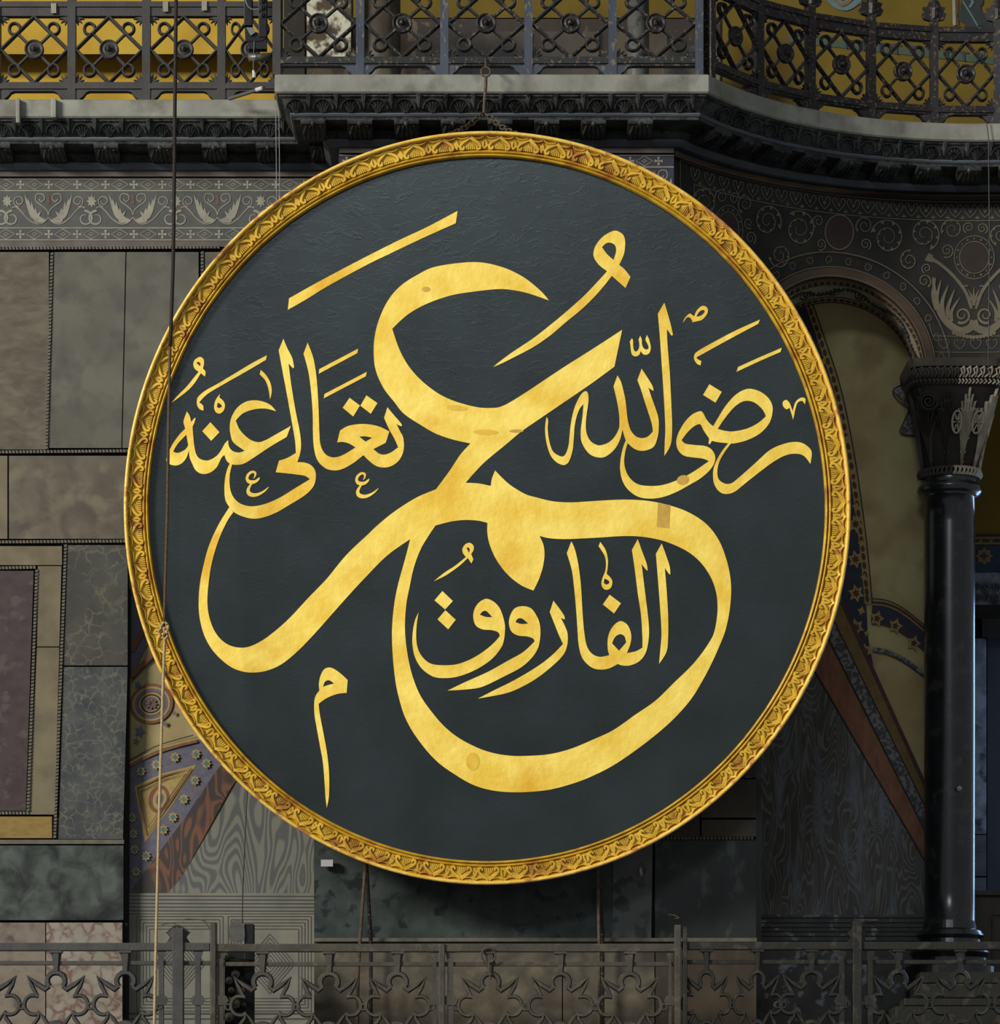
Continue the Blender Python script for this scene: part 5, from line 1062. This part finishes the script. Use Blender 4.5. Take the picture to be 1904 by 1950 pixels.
star_railing('pierced star railing at the bottom right, its colour darkened for shade', 1299, 2000, (1345, 1442, 1545, 1710, 1828, 1946), ((1300, 1308, 1765, 0), (1623, 1640, 1755, 1)), ((1597, 1607), (1651, 1661)), 'stoneblk', dy=-2)
t = thing('iron_ring', 'small iron ring hanging from the lower railing below the roundel', 'ring', P(931, 1820, 33.83))
mb = MB(); mb.tube([P(930 + 13.5 * math.cos(a), 1819 + 13.5 * math.sin(a), 33.83) for a in [2 * math.pi * i / 24 for i in range(24)]], .010, 6, closed=True); mb.build('ring', MT['rustiron'], t)
mb = MB(); mb.tube([P(931, 1833, 33.83), P(932, 1850, 33.83), P(934, 1866, 33.83)], .009, 6); mb.build('shank', MT['rustiron'], t)
for i, (L, lab) in enumerate((([(307, 1761), (330, 1758), (337, 1766), (343, 1775)], 'bent wire on top of the left finial post'), ([(352, 1750), (385, 1752), (394, 1760), (400, 1770)], 'bent wire left of the lower floodlight'),
      ([(1272, 1741), (1284, 1743), (1293, 1748), (1284, 1749)], 'bent wire above the tall brown-grey post'), ([(1640, 1751), (1655, 1752), (1672, 1752)], 'straight wire end on the right finial post'))):
    tag((lambda mb: (mb.tube([P(x, y, 33.87) for x, y in smooth_path(L, 4)], .006, 5), mb.build('bent_wire', MT['rustiron']))[1])(MB()), lab, 'wire')
# ---------------------------------------------------------------- column on the right
CX, CY = XC(1808, 36.9), 36.9
col = thing('marble_column', 'polished dark green marble column with lace-carved capital at the right', 'column', (CX, CY, 2.4))
kz = lambda y: ZC(y, CY); kr = lambda w_: w_ / F * CY
mb = MB(); mb.lathe([(kr(49), kz(1800)), (kr(47.5), kz(1700)), (kr(48), kz(1350)), (kr(48), kz(1000)), (kr(46.5), kz(946))], (CX, CY), 56); mb.build('shaft', MT['column'], col, smooth=True)
mb = MB(); mb.lathe([(kr(84), kz(1990)), (kr(84), kz(1842)), (kr(70), kz(1840)), (kr(70), kz(1826)), (kr(76), kz(1816)), (kr(70), kz(1806)), (kr(60), kz(1800)), (kr(58), kz(1790)), (kr(66), kz(1783)), (kr(60), kz(1774)), (kr(52), kz(1770)), (kr(49), kz(1755))], (CX, CY), 48); mb.build('base', MT['column'], col, smooth=False)
mb = MB(); mb.lathe([(kr(47), kz(948)), (kr(57), kz(944)), (kr(62), kz(936)), (kr(60), kz(928)), (kr(52), kz(922)), (kr(56), kz(914)), (kr(52), kz(904))], (CX, CY), 48); mb.build('neck_ring', MT['column'], col, smooth=True)
# capital: circle at the neck growing into a square under the abacus
def capsec(t, a):
    """t 0..1 bottom->top, a angle; superellipse"""
    r = kr(52) + (kr(86) - kr(52)) * (max(0, t) ** 1.35); e = 2 + 5 * max(0, t); c, s_ = math.cos(a), math.sin(a)
    k = (abs(c) ** e + abs(s_) ** e) ** (-1 / e); return Vector((CX + kr(6) * t + r * k * c, CY + r * k * s_, kz(904) + (kz(735) - kz(904)) * t))
def capmap(a, b, h):
    """a: degrees from facing camera (-90), b: height 0..1"""
    q = math.radians(a - 90); p = capsec(b, q); n = Vector((math.cos(q), math.sin(q), 0)); return p + n * h
mb = MB(); nt_, na = 14, 48; vs = [capsec(i / nt_, 2 * math.pi * k / na) for i in range(nt_ + 1) for k in range(na)]
mb.add(vs, [(i * na + k, i * na + (k + 1) % na, (i + 1) * na + (k + 1) % na, (i + 1) * na + k) for i in range(nt_) for k in range(na)]); core = mb.build('capital_core', MT['capdark'], col, smooth=True)
for ac in (-74, -44, -14, 16, 46, 76):
    for j in range(-4, 5):
        mb = MB(); sp = j * 3.9; L = smooth_path([(ac, .03), (ac + sp * .35, .35), (ac + sp * 1.1, .58 + (4 - abs(j)) * .072)], 5); n = len(L)
        mb.ribbon(L, [2.2 + 2.2 * math.sin(math.pi * i / n) * .9 for i in range(n)], capmap, .0, .035, flat=False) if False else None
        for i in range(n - 1):
            (a0_, b0_), (a1_, b1_) = L[i], L[i + 1]; w0, w1 = 1.0 + 1.0 * math.sin(math.pi * i / n), 1.1 + 1.1 * math.sin(math.pi * (i + 1) / n)
            vs = [capmap(a0_ - w0, b0_, .004), capmap(a0_, b0_, .035), capmap(a0_ + w0, b0_, .004), capmap(a1_ - w1, b1_, .004), capmap(a1_, b1_, .035), capmap(a1_ + w1, b1_, .004)]
            mb.add(vs, [(0, 1, 4, 3), (1, 2, 5, 4)])
            if i % 2 == 0 and j % 2 == 0:
                for sd in (-1, 1): mb.add([capmap(a0_, b0_, .012), capmap(a0_ + sd * 4.2, b0_ + .05, .02), capmap(a0_ + sd * 1.0, b0_ + .06, .016)], [(0, 1, 2)])
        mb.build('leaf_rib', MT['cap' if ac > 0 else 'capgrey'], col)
for ac in (1, 31, 61):
    mb = MB(); mb.tube([capmap(ac + 7 * math.cos(q), .50 + .12 * math.sin(q), .03) for q in [2 * math.pi * i / 20 for i in range(20)]], .012, 6, closed=True)
    for i in range(6):
        q = i * math.pi / 3; mb.tube([capmap(ac + 1.5 * math.cos(q), .5 + .03 * math.sin(q), .03), capmap(ac + 6 * math.cos(q), .5 + .10 * math.sin(q), .03)], .008, 5)
    mb.build('pierced_roundel', MT['cap'], col)
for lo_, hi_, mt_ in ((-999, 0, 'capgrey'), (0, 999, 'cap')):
    mb = MB()
    for i in range(44):
        if not lo_ <= -90 + i * 4.1 < hi_: continue
        a = -90 + i * 4.1; mb.tube([capmap(a, .905, .03), capmap(a + 2, .93, .04), capmap(a, .955, .03)], .011, 5)
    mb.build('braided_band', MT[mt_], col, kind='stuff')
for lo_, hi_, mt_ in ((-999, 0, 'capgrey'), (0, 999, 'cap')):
    mb = MB()
    for i in range(26):
        if not lo_ <= -90 + i * 7 < hi_: continue
        a = -90 + i * 7; mb.tube([capmap(a, .975, .02), capmap(a + 2.6, 1.01, .04), capmap(a + 1, 1.06, .03), capmap(a + 4, 1.08, .03)], .011, 5); mb.tube([capmap(a + 4.4, .975, .02), capmap(a + 5, 1.03, .035), capmap(a + 3.8, 1.09, .03)], .010, 5)
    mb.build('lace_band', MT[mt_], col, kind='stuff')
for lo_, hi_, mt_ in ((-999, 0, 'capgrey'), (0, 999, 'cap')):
    mb = MB()
    for i in range(22):
        if not lo_ <= -90 + i * 8.2 < hi_: continue
        a = -90 + i * 8.2; mb.tube([capmap(a, -.06, .03), capmap(a + 3, -.02, .05), capmap(a + 6, .03, .03)], .014, 5); mb.tube([capmap(a + 5, -.06, .03), capmap(a + 3, -.01, .05), capmap(a + 1, .03, .03)], .012, 5)
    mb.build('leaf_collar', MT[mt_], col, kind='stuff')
mb = MB(); vx, vy = 1768, 764
mb.ribbon(spiral(vx, vy, 17, 3, 2.2, 0, 1), 6, mpY(36.15), 0, .05, flat=False); mb.poly(ell(vx, vy, 20, 22, 24), mpY(36.15), .0, .35); mb.build('volute', MT['capdark'], col)
mb = MB(); k = [capsec(1, 2 * math.pi * i / na) for i in range(na)]; 
vs = [p + (p - Vector((CX + kr(6), CY, p.z))) * e + Vector((0, 0, z)) for z, e in ((0, .0), (.085, .02), (.09, .08), (.175, .10)) for p in k]
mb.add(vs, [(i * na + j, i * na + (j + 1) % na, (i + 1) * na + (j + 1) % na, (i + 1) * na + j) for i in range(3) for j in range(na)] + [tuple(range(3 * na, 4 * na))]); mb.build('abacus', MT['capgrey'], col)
tag((lambda mb: (mb.lathe([(.001, -.03), (.02, -.025), (.026, 0)], (XC(1828, 36.5), 36.56, ZC(1500, 36.5)), 12, 'y'), mb.build('wall_fitting', MT['white'], smooth=True))[1])(MB()), 'tiny white stud on the dark column shaft', 'fitting')
tag((lambda mb: (mb.tube([P(1219, 1652, 34.93), P(1220, 1660, 34.9), P(1221, 1667, 34.93)], .014, 8), mb.build('wall_fitting', MT['white'], smooth=True))[1])(MB()), 'tiny hook, painted white for its glint, on the grey marble strip below the frame', 'fitting')  # white colour stands for the bright glint on a small hook
# wooden panelled box behind the column and stepped marble base
t = thing('wooden_screen', 'dark panelled wooden box right of the column base', 'cabinet', P(1875, 1790, 38.0))
mb = MB(); mb.box(XC(1842, 38), XC(2010, 38), 38.0, 39.0, ZC(2040, 38), ZC(1706, 38)); mb.build('body', MT['wood'], t)
mb = MB(); mb.box(XC(1840, 38), XC(2012, 38), 37.95, 39.05, ZC(1706, 38), ZC(1697, 38)); mb.build('top_moulding', MT['wood'], t, bev=.008)
mb = MB(); mb.ribbon(R4(1890, 1742, 2000, 1960), 4, mpY(38.0), .0, .025, closed=True, flat=False); mb.build('panel_moulding', MT['wood'], t)
st = thing('stepped_plinth', 'dark grey stepped marble plinth behind the bottom right railing', 'plinth', P(1830, 1960, 35.6))
for i, (y0, y1, x0, Yq) in enumerate(((1851, 1872, 1752, 35.9), (1873, 1900, 1745, 35.75), (1901, 1915, 1722, 35.6), (1916, 2040, 1705, 35.45))):
    mb = MB(); mb.box(XC(x0, Yq), XC(2100, Yq), Yq, 36.35, ZC(y1, Yq), ZC(y0, Yq)); mb.build('step', MT['stoneblk'], st, bev=.008)
